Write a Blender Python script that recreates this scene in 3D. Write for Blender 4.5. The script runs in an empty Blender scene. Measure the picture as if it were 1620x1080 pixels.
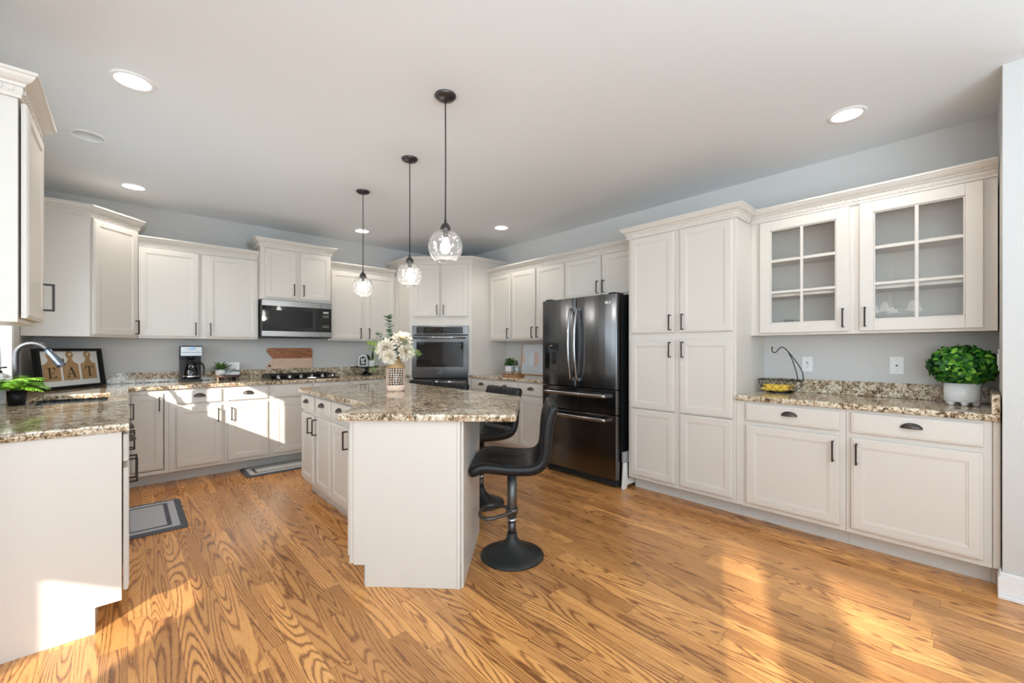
import bpy, bmesh, math, random
from mathutils import Vector, Matrix, geometry

S = bpy.context.scene
COL = S.collection
PI = math.pi
R = math.radians
random.seed(7)

# ------------------------------------------------------------------ camera
FPX, HORIZON = 666.0, 552.0                      # focal length and horizon row, in pixels of a 1620x1080 frame
CAMZ = 1.25
YAW = math.atan2(608.0, 666.0)
cd = bpy.data.cameras.new('camera')
cd.sensor_width = 36.0
cd.lens = FPX / 1620.0 * 36.0
cd.shift_y = (HORIZON - 540.0) / 1620.0
cd.clip_start = 0.02
cam = bpy.data.objects.new('camera', cd)
COL.objects.link(cam)
cam.location = (0, 0, CAMZ)
cam.rotation_euler = (PI / 2, 0, -YAW)
S.camera = cam

# ------------------------------------------------------------------ world, sun, daylight, exposure
S.view_settings.view_transform = 'Standard'
S.view_settings.look = 'None'
S.view_settings.gamma = 1.0
S.view_settings.use_curve_mapping = False
S.view_settings.exposure = 0.2
S.cycles.max_bounces = 8
S.cycles.diffuse_bounces = 5
S.cycles.glossy_bounces = 4
S.cycles.transparent_max_bounces = 12
S.cycles.transmission_bounces = 6
S.cycles.sample_clamp_indirect = 6.0
S.cycles.caustics_reflective = False
S.cycles.caustics_refractive = False
S.cycles.use_denoising = True

w = bpy.data.worlds.new('daylight')
S.world = w
w.use_nodes = True
bg = w.node_tree.nodes['Background']
bg.inputs['Color'].default_value = (0.86, 0.93, 1.0, 1)
bg.inputs['Strength'].default_value = 2.2


def light(name, kind, loc, energy, color=(1, 1, 1), direction=None, **kw):
    d = bpy.data.lights.new(name, kind)
    d.energy = energy
    d.color = color
    for k, v in kw.items():
        setattr(d, k, v)
    o = bpy.data.objects.new(name, d)
    COL.objects.link(o)
    o.location = loc
    if direction is not None:
        o.rotation_euler = Vector(direction).to_track_quat('-Z', 'Y').to_euler()
    return o


SUN_DIR = (1.0, 0.985, -0.545)
light('sun', 'SUN', (-8, -8, 6), 7.0, (1.0, 0.94, 0.85), SUN_DIR, angle=R(0.4))
# added spot that makes the soft floor patches at right; its source is unknown
PATCH_DIR = Vector((1.0, 0.40, -0.21)).normalized()
light('floor_patch_spot', 'SPOT', Vector((2.6, 0.57, 0.05)) - PATCH_DIR * 45.0, 5.5e5, (1.0, 0.95, 0.87),
      PATCH_DIR, spot_size=R(1.05), spot_blend=0.35, shadow_soft_size=0.25)
# added fill panels, tilted at the ceiling; the rear wall has no windows
light('rear_ceiling_fill', 'AREA', (-0.1, -2.15, 1.40), 180.0, (0.65, 0.85, 1.0), (0.05, 0.5, 0.9), shape='RECTANGLE', size=3.4, size_y=2.0)
light('daylight_nook_windows', 'AREA', (-3.35, -0.9, 1.35), 135.0, (0.76, 0.90, 1.0), (0.6, 0.25, 0.9), shape='RECTANGLE', size=3.2, size_y=2.0)
light('hall_fill', 'AREA', (5.6, -1.6, 1.45), 60.0, (0.80, 0.92, 1.0), (-0.8, 0.3, 0.6), shape='RECTANGLE', size=2.0, size_y=2.0)  # added fill in the unseen hall

light('daylight_sink_window', 'AREA', (-0.66, 3.78, 1.43), 8.0, (0.78, 0.91, 1.0), (1, 0.1, 0.35), shape='RECTANGLE', size=1.45, size_y=0.6)


# ------------------------------------------------------------------ helpers
class MB:
    """collects shapes for ONE mesh object"""

    def __init__(self):
        self.v, self.f, self.m, self.s = [], [], [], []

    def add(self, vs, fs, m=0, smooth=False):
        b = len(self.v)
        self.v += [Vector(p) for p in vs]
        for f in fs:
            self.f.append([b + i for i in f])
            self.m.append(m)
            self.s.append(smooth)
        return self

    def box(self, x0, x1, y0, y1, z0, z1, m=0):
        v = [(x, y, z) for z in (z0, z1) for y in (y0, y1) for x in (x0, x1)]
        return self.add(v, [(0, 2, 3, 1), (4, 5, 7, 6), (0, 1, 5, 4), (2, 6, 7, 3), (0, 4, 6, 2), (1, 3, 7, 5)], m)

    def prism(self, poly, z0, z1, m=0, smooth=False):
        n = len(poly)
        v = [(p[0], p[1], z0) for p in poly] + [(p[0], p[1], z1) for p in poly]
        f = [tuple(range(n - 1, -1, -1)), tuple(range(n, 2 * n))]
        self.add(v, f, m)
        b = len(self.v) - 2 * n
        for i in range(n):
            j = (i + 1) % n
            self.f.append([b + i, b + j, b + n + j, b + n + i])
            self.m.append(m)
            self.s.append(smooth)
        return self

    def grid(self, rows, closed_u=False, closed_v=False, m=0, smooth=True, cap0=False, cap1=False):
        nr, nc = len(rows), len(rows[0])
        v = [p for r in rows for p in r]
        f = []
        for i in range(nr if closed_v else nr - 1):
            for j in range(nc if closed_u else nc - 1):
                a, b = i * nc + j, i * nc + (j + 1) % nc
                c, d = ((i + 1) % nr) * nc + (j + 1) % nc, ((i + 1) % nr) * nc + j
                f.append((a, b, c, d))
        self.add(v, f, m, smooth)
        base = len(self.v) - len(v)
        if cap0:
            self.f.append([base + i for i in range(nc)][::-1]); self.m.append(m); self.s.append(False)
        if cap1:
            self.f.append([base + (nr - 1) * nc + i for i in range(nc)]); self.m.append(m); self.s.append(False)
        return self

    def lathe(self, prof, c=(0, 0, 0), n=32, m=0, cap0=False, cap1=False, smooth=True, sx=1, sy=1):
        rows = [[(c[0] + r * sx * math.cos(2 * PI * k / n), c[1] + r * sy * math.sin(2 * PI * k / n), c[2] + z) for k in range(n)] for r, z in prof]
        return self.grid(rows, closed_u=True, m=m, smooth=smooth, cap0=cap0, cap1=cap1)

    def tube(self, path, r, n=10, m=0, closed=False, caps=True):
        P = [Vector(p) for p in path]
        rows, prev = [], None
        N = len(P)
        rad = r if isinstance(r, (list, tuple)) else [r] * N
        for i, p in enumerate(P):
            if closed:
                t = (P[(i + 1) % N] - P[i - 1]).normalized()
            else:
                t = (P[min(i + 1, N - 1)] - P[max(i - 1, 0)]).normalized()
            if prev is None:
                a = Vector((0, 0, 1)) if abs(t.z) < 0.9 else Vector((1, 0, 0))
                u = t.cross(a).normalized()
            else:
                u = (prev - t * prev.dot(t)).normalized()
            prev = u
            w_ = t.cross(u)
            rows.append([p + (u * math.cos(2 * PI * k / n) + w_ * math.sin(2 * PI * k / n)) * rad[i] for k in range(n)])
        return self.grid(rows, closed_u=True, closed_v=closed, m=m, cap0=caps and not closed, cap1=caps and not closed)

    def ball(self, c, r, nu=20, nv=12, m=0):
        r = r if isinstance(r, (list, tuple)) else (r, r, r)
        rows = []
        for i in range(nv + 1):
            a = -PI / 2 + PI * i / nv
            q = max(math.cos(a), 1e-3)
            rows.append([(c[0] + r[0] * q * math.cos(2 * PI * k / nu), c[1] + r[1] * q * math.sin(2 * PI * k / nu), c[2] + r[2] * math.sin(a)) for k in range(nu)])
        return self.grid(rows, closed_u=True, m=m, cap0=True, cap1=True)

    def move(self, mat, start=0):
        for i in range(start, len(self.v)):
            self.v[i] = mat @ self.v[i]
        return self


def obj(name, mb, mats, parent=None, loc=None, rot=None, bevel=0.0, seg=2, recalc=True, solid=0.0):
    me = bpy.data.meshes.new(name)
    me.from_pydata([tuple(p) for p in mb.v], [], mb.f)
    for mt in (mats if isinstance(mats, (list, tuple)) else [mats]):
        me.materials.append(mt)
    me.polygons.foreach_set('material_index', mb.m)
    me.polygons.foreach_set('use_smooth', mb.s)
    if recalc:
        b = bmesh.new(); b.from_mesh(me)
        bmesh.ops.recalc_face_normals(b, faces=b.faces)
        b.to_mesh(me); b.free()
    me.update()
    o = bpy.data.objects.new(name, me)
    COL.objects.link(o)
    if parent is not None:
        o.parent = parent
    if loc is not None:
        o.location = loc
    if rot is not None:
        o.rotation_euler = rot
    if solid:
        s = o.modifiers.new('solid', 'SOLIDIFY'); s.thickness = solid; s.offset = 0
    if bevel:
        bv = o.modifiers.new('bevel', 'BEVEL'); bv.width = bevel; bv.segments = seg; bv.limit_method = 'ANGLE'; bv.angle_limit = R(40)
    return o


def tag(o, label=None, cat=None, group=None, kind=None):
    for k, v in (('label', label), ('category', cat), ('group', group), ('kind', kind)):
        if v:
            o[k] = v
    return o


def thing(name, label, cat, loc=(0, 0, 0), rotz=0.0, group=None):
    o = bpy.data.objects.new(name, None)
    COL.objects.link(o)
    o.empty_display_size = 0.1
    o.location = loc
    o.rotation_euler = (0, 0, rotz)
    return tag(o, label, cat, group)


def struct(name, mb, mats, **kw):
    return tag(obj(name, mb, mats, **kw), kind='structure')


def dup(root, loc, rotz, label, group=None):
    r = root.copy(); COL.objects.link(r)
    r.location = loc; r.rotation_euler = (0, 0, rotz); r['label'] = label
    if group:
        r['group'] = group
    for ch in list(root.children):
        c = ch.copy(); COL.objects.link(c); c.parent = r
        for g in list(ch.children):
            d = g.copy(); COL.objects.link(d); d.parent = c
    return r


def arc(cx, cy, r, a0, a1, n):
    return [(cx + r * math.cos(a0 + (a1 - a0) * i / n), cy + r * math.sin(a0 + (a1 - a0) * i / n)) for i in range(n + 1)]


def spline(pts, n=8):
    """Catmull-Rom through the points"""
    P = [Vector(p) for p in pts]
    P = [P[0] * 2 - P[1]] + P + [P[-1] * 2 - P[-2]]
    out = []
    for i in range(1, len(P) - 2):
        for k in range(n):
            t = k / n
            out.append(0.5 * ((2 * P[i]) + (P[i + 1] - P[i - 1]) * t + (2 * P[i - 1] - 5 * P[i] + 4 * P[i + 1] - P[i + 2]) * t * t + (3 * P[i] - P[i - 1] - 3 * P[i + 1] + P[i + 2]) * t ** 3))
    out.append(P[-2])
    return out


def text_mb(body, size, bold=0.0, shear=0.0, depth=0.0004):
    """letters as a flat mesh in the x-y plane, centred"""
    c = bpy.data.curves.new('lettering', 'FONT')
    c.body = body; c.size = size; c.align_x = 'CENTER'; c.align_y = 'CENTER'; c.offset = bold; c.shear = shear; c.extrude = depth
    o = bpy.data.objects.new('lettering', c); COL.objects.link(o)
    bpy.context.view_layer.update()
    me = bpy.data.meshes.new_from_object(o.evaluated_get(bpy.context.evaluated_depsgraph_get()))
    mb = MB().add([v.co.copy() for v in me.vertices], [list(p.vertices) for p in me.polygons])
    bpy.data.objects.remove(o); bpy.data.curves.remove(c); bpy.data.meshes.remove(me)
    return mb


# ------------------------------------------------------------------ materials
class NT:
    def __init__(self, name):
        self.mat = bpy.data.materials.new(name)
        self.mat.use_nodes = True
        self.t = self.mat.node_tree
        self.b = self.t.nodes['Principled BSDF']
        self.out = self.t.nodes['Material Output']

    def n(self, kind, **kw):
        x = self.t.nodes.new('ShaderNode' + kind)
        for k, v in kw.items():
            if k.startswith('i_'):
                x.inputs[k[2:].replace('_', ' ')].default_value = v
            else:
                setattr(x, k, v)
        return x

    def l(self, a, b):
        self.t.links.new(a, b)

    def math(self, op, a, b=None, c=None):
        x = self.n('Math', operation=op)
        for i, q in enumerate((a, b, c)):
            if q is None:
                continue
            if isinstance(q, (int, float)):
                x.inputs[i].default_value = q
            else:
                self.l(q, x.inputs[i])
        return x.outputs[0]

    def ramp(self, fac, stops, interp='LINEAR'):
        x = self.n('ValToRGB')
        cr = x.color_ramp
        cr.interpolation = interp
        while len(cr.elements) < len(stops):
            cr.elements.new(0.5)
        for e, (p, c) in zip(cr.elements, stops):
            e.position = p
            e.color = (*c, 1)
        self.l(fac, x.inputs[0])
        return x.outputs[0]

    def mix(self, fac, a, b, blend='MIX'):
        x = self.n('Mix', data_type='RGBA', blend_type=blend)
        for sock, q in ((x.inputs[0], fac), (x.inputs[6], a), (x.inputs[7], b)):
            if isinstance(q, (int, float)):
                sock.default_value = q
            elif isinstance(q, tuple):
                sock.default_value = (*q, 1)
            else:
                self.l(q, sock)
        return x.outputs[2]

    def bump(self, h, strength=0.3, dist=0.01):
        x = self.n('Bump')
        x.inputs['Strength'].default_value = strength
        x.inputs['Distance'].default_value = dist
        self.l(h, x.inputs['Height'])
        self.l(x.outputs[0], self.b.inputs['Normal'])

    def noise(self, vec, scale, detail=2.0, rough=0.5, dist=0.0):
        x = self.n('TexNoise')
        x.inputs['Scale'].default_value = scale
        x.inputs['Detail'].default_value = detail
        x.inputs['Roughness'].default_value = rough
        x.inputs['Distortion'].default_value = dist
        if vec is not None:
            self.l(vec, x.inputs['Vector'])
        return x.outputs['Fac']

    def coord(self, scale=(1, 1, 1), out='Object'):
        tc = self.n('TexCoord')
        mp = self.n('Mapping')
        mp.inputs['Scale'].default_value = scale
        self.l(tc.outputs[out], mp.inputs[0])
        return mp.outputs[0]


def plain(name, color, rough=0.5, metal=0.0, spec=0.5, bump=None, emit=None, coat=0.0, alpha=None):
    t = NT(name)
    b = t.b
    b.inputs['Base Color'].default_value = (*color, 1)
    b.inputs['Roughness'].default_value = rough
    b.inputs['Metallic'].default_value = metal
    b.inputs['Specular IOR Level'].default_value = spec
    b.inputs['Coat Weight'].default_value = coat
    if emit:
        b.inputs['Emission Color'].default_value = (*emit[0], 1)
        b.inputs['Emission Strength'].default_value = emit[1]
    # a little wear in the finish so no surface is perfectly even
    sc, st, di = bump or (60.0, 0.02, 0.002)
    t.bump(t.noise(t.coord(), sc, 3.0), st, di)
    return t.mat


def leafy(name, c0, c1, rough=0.45, trans=0.0, mid=None):
    t = NT(name)
    g = t.n('NewGeometry')
    col = t.ramp(g.outputs['Random Per Island'], [(0.0, c0), (0.6, mid), (1.0, c1)] if mid else [(0.0, c0), (1.0, c1)])
    t.l(col, t.b.inputs['Base Color'])
    t.b.inputs['Roughness'].default_value = rough
    t.b.inputs['Specular IOR Level'].default_value = 0.35
    t.b.inputs['Subsurface Weight'].default_value = trans
    t.b.inputs['Subsurface Radius'].default_value = (0.004, 0.004, 0.002)
    return t.mat


def glass_mat(name, tint=(1, 1, 1), rough=0.0, bumpy=None, reflect=1.0, ior=1.5, haze=0.0):
    """thin clear glass: fresnel mix of see-through and mirror"""
    t = NT(name)
    t.t.nodes.remove(t.b)
    fr = t.n('Fresnel')
    ge = t.n('NewGeometry')
    t.l(t.math('ADD', t.math('MULTIPLY', ge.outputs['Backfacing'], 1.0 / ior - ior), ior), fr.inputs['IOR'])   # the same index on leaving as on entering
    tr = t.n('BsdfTransparent'); tr.inputs['Color'].default_value = (*tint, 1)
    gl = t.n('BsdfGlossy'); gl.inputs['Roughness'].default_value = rough
    mx = t.n('MixShader')
    fac = t.math('MULTIPLY', fr.outputs[0], reflect)
    if bumpy:
        bp = t.n('Bump'); bp.inputs['Strength'].default_value = bumpy[1]; bp.inputs['Distance'].default_value = bumpy[2]
        vo = t.n('TexVoronoi', feature='SMOOTH_F1'); vo.inputs['Scale'].default_value = bumpy[0]
        t.l(t.coord(), vo.inputs['Vector'])
        t.l(vo.outputs['Distance'], bp.inputs['Height'])
        t.l(bp.outputs[0], gl.inputs['Normal']); t.l(bp.outputs[0], fr.inputs['Normal'])
    t.l(fac, mx.inputs[0]); t.l(tr.outputs[0], mx.inputs[1]); t.l(gl.outputs[0], mx.inputs[2])
    sh = mx.outputs[0]
    if haze:                                       # the uneven glass scatters a little of its lamp's light
        tl = t.n('BsdfTranslucent'); m2 = t.n('MixShader'); m2.inputs[0].default_value = haze
        t.l(sh, m2.inputs[1]); t.l(tl.outputs[0], m2.inputs[2]); sh = m2.outputs[0]
    t.l(sh, t.out.inputs[0])
    return t.mat


def oak_floor():
    t = NT('oak_floor')
    tc = t.n('TexCoord')
    sp = t.n('SeparateXYZ'); t.l(tc.outputs['Object'], sp.inputs[0])
    X, Y = sp.outputs[0], sp.outputs[1]
    W = 0.083
    xs = t.math('DIVIDE', X, W)
    row = t.math('FLOOR', xs)
    wn = t.n('TexWhiteNoise', noise_dimensions='1D'); t.l(row, wn.inputs['W'])
    ys = t.math('ADD', t.math('DIVIDE', Y, 0.95), t.math('MULTIPLY', wn.outputs['Value'], 9.0))
    colm = t.math('FLOOR', ys)
    cv = t.n('CombineXYZ'); t.l(row, cv.inputs[0]); t.l(colm, cv.inputs[1])
    wn2 = t.n('TexWhiteNoise', noise_dimensions='2D'); t.l(cv.outputs[0], wn2.inputs['Vector'])
    idc = t.n('SeparateColor'); t.l(wn2.outputs['Color'], idc.inputs[0])
    gx = t.math('ADD', X, t.math('MULTIPLY', idc.outputs[0], 31.0))
    gy = t.math('ADD', Y, t.math('MULTIPLY', idc.outputs[1], 47.0))

    def vec(a, b):
        v = t.n('CombineXYZ')
        t.l(t.math('MULTIPLY', gx, a), v.inputs[0]); t.l(t.math('MULTIPLY', gy, b), v.inputs[1]); t.l(t.math('MULTIPLY', idc.outputs[2], 20.0), v.inputs[2])
        return v.outputs[0]
    n1 = t.noise(vec(8.0, 0.62), 1.0, 1.0, 0.4)
    wob = t.noise(vec(85.0, 24.0), 1.0, 3.0, 0.55)
    freq = t.math('ADD', 110.0, t.math('MULTIPLY', idc.outputs[0], 110.0))
    ph = t.math('ADD', t.math('MULTIPLY', n1, freq), t.math('MULTIPLY', wob, 2.6))
    ring = t.math('MULTIPLY_ADD', t.math('SINE', ph), 0.5, 0.5)
    ring = t.math('POWER', ring, 3.4)
    pores = t.noise(vec(420.0, 13.0), 1.0, 2.0, 0.6)
    pores = t.math('MULTIPLY', t.math('GREATER_THAN', pores, 0.53), 0.42)
    fig = t.math('MULTIPLY', ring, t.math('MULTIPLY_ADD', t.noise(vec(5.0, 1.2), 1.0, 1.0), 1.0, 0.08))
    fig = t.math('ADD', fig, t.math('MULTIPLY', pores, t.math('MULTIPLY_ADD', ring, 0.7, 0.3)))
    wood = t.ramp(fig, [(0.0, (0.70, 0.352, 0.122)), (0.30, (0.55, 0.254, 0.083)), (0.65, (0.33, 0.140, 0.049)), (1.0, (0.20, 0.080, 0.031))])
    tone = t.ramp(idc.outputs[2], [(0.0, (0.74, 0.66, 0.60)), (0.35, (0.94, 0.89, 0.85)), (0.7, (1.07, 1.0, 0.92)), (1.0, (1.22, 1.2, 1.14))])
    wood = t.mix(1.0, wood, tone, 'MULTIPLY')
    fx = t.math('FRACT', xs)
    ex = t.math('MINIMUM', fx, t.math('SUBTRACT', 1.0, fx))
    fy = t.math('FRACT', ys)
    ey = t.math('MINIMUM', fy, t.math('SUBTRACT', 1.0, fy))
    gap = t.math('MAXIMUM', t.math('LESS_THAN', ex, 0.010), t.math('LESS_THAN', ey, 0.0011))
    wood = t.mix(t.math('MULTIPLY', gap, 0.65), wood, (0.09, 0.04, 0.018))
    t.l(wood, t.b.inputs['Base Color'])
    rg = t.math('MULTIPLY_ADD', t.noise(vec(20.0, 3.0), 1.0, 2.0), 0.12, 0.20)
    t.l(rg, t.b.inputs['Roughness'])
    t.b.inputs['Specular IOR Level'].default_value = 0.5
    t.bump(t.math('SUBTRACT', t.math('MULTIPLY', fig, -0.15), gap), 0.12, 0.002)
    return t.mat


def granite(name):
    t = NT(name)
    co = t.coord()
    big = t.noise(co, 7.0, 3.0, 0.55, 0.6)
    mid = t.noise(co, 42.0, 4.0, 0.62, 0.8)
    fine = t.noise(co, 120.0, 3.0, 0.6, 0.3)
    f = t.math('ADD', t.math('MULTIPLY', mid, 0.62), t.math('MULTIPLY', fine, 0.38))
    f = t.math('ADD', f, t.math('MULTIPLY', t.math('SUBTRACT', big, 0.5), 0.25))
    base = t.ramp(f, [(0.32, (0.024, 0.018, 0.016)), (0.41, (0.115, 0.064, 0.034)), (0.465, (0.34, 0.23, 0.13)), (0.525, (0.60, 0.49, 0.34)), (0.61, (0.79, 0.73, 0.61)), (0.70, (0.87, 0.84, 0.78))])
    vo = t.n('TexVoronoi'); vo.inputs['Scale'].default_value = 95.0; t.l(co, vo.inputs['Vector'])
    spk = t.math('MULTIPLY', t.math('LESS_THAN', vo.outputs['Distance'], 0.30), t.math('GREATER_THAN', t.noise(co, 26.0, 2.0), 0.54))
    base = t.mix(spk, base, (0.03, 0.024, 0.022))
    rust = t.math('MULTIPLY', t.math('GREATER_THAN', t.noise(co, 17.0, 3.0, 0.6), 0.64), 0.7)
    base = t.mix(rust, base, (0.27, 0.12, 0.055))
    t.l(base, t.b.inputs['Base Color'])
    t.b.inputs['Roughness'].default_value = 0.09
    t.b.inputs['Specular IOR Level'].default_value = 0.5
    t.bump(fine, 0.02, 0.001)
    return t.mat


def brushed(name, color, rough, along=(300, 300, 2), metal=1.0):
    t = NT(name)
    n = t.noise(t.coord(along), 1.0, 3.0, 0.6)
    t.b.inputs['Base Color'].default_value = (*color, 1)
    t.b.inputs['Metallic'].default_value = metal
    t.l(t.math('MULTIPLY_ADD', n, 0.12, rough - 0.06), t.b.inputs['Roughness'])
    t.bump(n, 0.04, 0.001)
    return t.mat


def wood_mat(name, a, b, scale=(3, 30, 30), rough=0.5):
    t = NT(name)
    co = t.coord(scale)
    n = t.noise(co, 1.0, 3.0, 0.55, 0.8)
    r = t.math('MULTIPLY_ADD', t.math('SINE', t.math('MULTIPLY', n, 26.0)), 0.5, 0.5)
    f = t.noise(t.coord(tuple(s * 8 for s in scale)), 1.0, 2.0)
    t.l(t.ramp(t.math('ADD', t.math('MULTIPLY', r, 0.6), t.math('MULTIPLY', f, 0.4)), [(0.15, a), (0.85, b)]), t.b.inputs['Base Color'])
    t.b.inputs['Roughness'].default_value = rough
    return t.mat


def fabric_mat(name, a, b, scale=500.0):
    t = NT(name)
    n = t.noise(t.coord((1, 1, 1)), scale, 2.0, 0.7)
    t.l(t.ramp(n, [(0.35, a), (0.65, b)]), t.b.inputs['Base Color'])
    t.b.inputs['Roughness'].default_value = 0.95
    t.b.inputs['Specular IOR Level'].default_value = 0.1
    t.bump(n, 0.3, 0.002)
    return t.mat


M = dict(
    cream=plain('cream_paint', (0.69, 0.643, 0.587), 0.36, bump=(35.0, 0.03, 0.002)),
    toe=plain('toe_kick_paint', (0.66, 0.64, 0.60), 0.5),
    wall=plain('grey_wall_paint', (0.605, 0.592, 0.572), 0.75, bump=(180.0, 0.05, 0.002)),
    ceil=plain('ceiling_paint', (0.775, 0.805, 0.825), 0.9, bump=(160.0, 0.05, 0.002)),
    trim=plain('white_trim_paint', (0.84, 0.84, 0.84), 0.4),
    floor=oak_floor(),
    granite=granite('speckled_granite'),
    bronze=plain('oil_rubbed_bronze', (0.045, 0.036, 0.032), 0.38, 0.7),
    cup=plain('aged_bronze', (0.085, 0.07, 0.062), 0.35, 0.8),
    black=plain('black_enamel', (0.010, 0.010, 0.011), 0.38, spec=0.25),
    gloss=plain('black_glass', (0.008, 0.008, 0.009), 0.04, spec=0.7),
    void=plain('dark_recess', (0.015, 0.014, 0.013), 0.9),
    bss=brushed('black_stainless', (0.145, 0.145, 0.15), 0.2),
    bsl=brushed('black_stainless_bright', (0.42, 0.42, 0.43), 0.18),
    ss=brushed('brushed_stainless', (0.50, 0.50, 0.51), 0.25, (2, 300, 300)),
    ssd=brushed('dull_stainless', (0.33, 0.33, 0.33), 0.35, (2, 300, 300)),
    frost=plain('lit_frosted_glass', (0.8, 0.8, 0.8), 0.4, emit=((1.0, 0.96, 0.9), 2.2)),
    palemetal=plain('pale_metal', (0.62, 0.60, 0.57), 0.4, 0.4),
    bluechrome=plain('dark_chrome', (0.20, 0.235, 0.30), 0.25, 1.0),
    chrome=plain('polished_chrome', (0.75, 0.78, 0.82), 0.08, 1.0),
    pewter=plain('dark_pewter', (0.09, 0.088, 0.09), 0.38, 0.9),
    leather=plain('black_leatherette', (0.008, 0.008, 0.009), 0.36, spec=0.32, bump=(220.0, 0.15, 0.002)),
    gunmetal=plain('gunmetal', (0.13, 0.125, 0.12), 0.4, 0.85),
    basecoat=plain('black_powder_coat', (0.022, 0.022, 0.022), 0.42, spec=0.35),
    white=plain('white_ceramic', (0.83, 0.83, 0.84), 0.22),
    plastic=plain('white_plastic', (0.82, 0.82, 0.81), 0.4),
    grey=plain('grey_plastic', (0.35, 0.35, 0.36), 0.5),
    pane=glass_mat('clear_pane', (0.985, 0.985, 0.98), 0.0, None, 1.0),
    globe=glass_mat('hammered_glass', (0.985, 0.985, 0.985), 0.05, (34.0, 1.0, 0.02), 1.1, haze=0.02),
    jar=glass_mat('jar_glass', (0.93, 0.95, 0.95), 0.02, None, 1.3),
    smoke=glass_mat('smoked_glass', (0.30, 0.32, 0.35), 0.02, None, 1.6),
    crystal=glass_mat('cut_crystal', (0.95, 0.96, 0.97), 0.02, (90.0, 1.0, 0.02), 2.2),
    lamp=plain('lamp_glow', (1, 1, 1), 0.5, emit=((1.0, 0.95, 0.88), 14.0)),
    bulb=plain('bulb_glow', (1, 1, 1), 0.5, emit=((1.0, 0.96, 0.90), 14.0)),
    lcd=plain('blue_display', (0.02, 0.05, 0.1), 0.2, emit=((0.15, 0.45, 0.9), 0.6)),
    mark=plain('pale_marking', (0.62, 0.62, 0.62), 0.5),
    paper=plain('white_paper', (0.86, 0.86, 0.85), 0.7),
    ink=plain('black_ink', (0.012, 0.012, 0.013), 0.6),
    greyink=plain('grey_ink', (0.45, 0.46, 0.47), 0.7),
    soil=plain('soil', (0.05, 0.035, 0.025), 0.95, bump=(120.0, 0.8, 0.01)),
    walnut=wood_mat('walnut', (0.46, 0.165, 0.055), (0.23, 0.07, 0.024), (4, 30, 34), 0.4),
    maple=wood_mat('maple', (0.80, 0.54, 0.40), (0.70, 0.44, 0.30), (4, 30, 40), 0.45),
    tanwood=wood_mat('tan_board', (0.50, 0.32, 0.16), (0.40, 0.24, 0.11), (40, 40, 5), 0.6),
    traywood=wood_mat('tray_wood', (0.45, 0.2, 0.08), (0.28, 0.11, 0.04), (6, 40, 40), 0.45),
    darkwood=wood_mat('dark_riser_wood', (0.16, 0.085, 0.06), (0.09, 0.045, 0.03), (6, 40, 40), 0.5),
    framewood=wood_mat('light_frame_wood', (0.62, 0.40, 0.20), (0.5, 0.3, 0.14), (8, 8, 40), 0.5),
    wicker=wood_mat('cream_wicker', (0.86, 0.68, 0.58), (0.70, 0.50, 0.38), (60, 60, 60), 0.7),
    matlt=fabric_mat('mat_grey', (0.36, 0.37, 0.40), (0.56, 0.57, 0.60), 350),
    matdk=fabric_mat('mat_charcoal', (0.085, 0.09, 0.105), (0.15, 0.155, 0.175), 350),
    matcr=fabric_mat('mat_pale', (0.52, 0.51, 0.48), (0.68, 0.67, 0.63), 350),
    banana=plain('banana_skin', (0.86, 0.56, 0.07), 0.5, bump=(25.0, 0.2, 0.005)),
    fern=leafy('fern_green', (0.10, 0.30, 0.02), (0.36, 0.66, 0.06), trans=0.1),
    box=leafy('boxwood_green', (0.004, 0.035, 0.010), (0.22, 0.50, 0.05), 0.32, 0.0, (0.03, 0.19, 0.018)),
    herb=leafy('succulent_green', (0.03, 0.10, 0.02), (0.16, 0.32, 0.07)),
    euc=leafy('eucalyptus_green', (0.08, 0.20, 0.11), (0.26, 0.40, 0.25), 0.6),
    lime=leafy('lime_leaf', (0.22, 0.42, 0.05), (0.52, 0.65, 0.14)),
    darkleaf=leafy('dark_leaf', (0.008, 0.014, 0.01), (0.03, 0.045, 0.03)),
    petal=leafy('cream_petal', (0.74, 0.64, 0.50), (0.88, 0.83, 0.72), 0.6, 0.1),
    pollen=plain('petal_centre', (0.70, 0.47, 0.16), 0.8),
    pink=plain('blush_print', (0.72, 0.57, 0.52), 0.8),
    pale=plain('pale_blue_print', (0.74, 0.79, 0.83), 0.8),
    canvas=plain('print_ground', (0.68, 0.71, 0.76), 0.8),
)
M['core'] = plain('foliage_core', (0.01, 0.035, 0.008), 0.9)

# ------------------------------------------------------------------ the room
XR_WALL, Y_BACK, X_LEFT, CEIL = 3.92, 5.61, -0.62, 2.68
PLAN = [(-3.64, -3.4), (7.1, -3.4), (7.1, 5.75), (-0.74, 5.75), (-0.74, 2.27), (-3.64, -0.60)]     # unseen nook: its side wall is slanted so sun reaches the sink window
struct('floor', MB().prism(PLAN, -0.12, 0.0), M['floor'])

CANS = [  # x, y, lit, label
    (0.02, 3.023, True, 'lit recessed ceiling light nearest the camera, above the sink run'),
    (-0.194, 4.004, False, 'unlit recessed ceiling light with grey cone over the sink'),
    (0.037, 4.984, True, 'lit recessed ceiling light above the corner cabinet left of the cooktop'),
    (2.095, 4.983, True, 'lit recessed ceiling light behind the farthest pendant cord'),
    (3.251, 3.749, True, 'lit recessed ceiling light in front of the refrigerator'),
    (3.239, 0.519, True, 'lit recessed ceiling light above the glass-door cabinets'),
]


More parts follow.
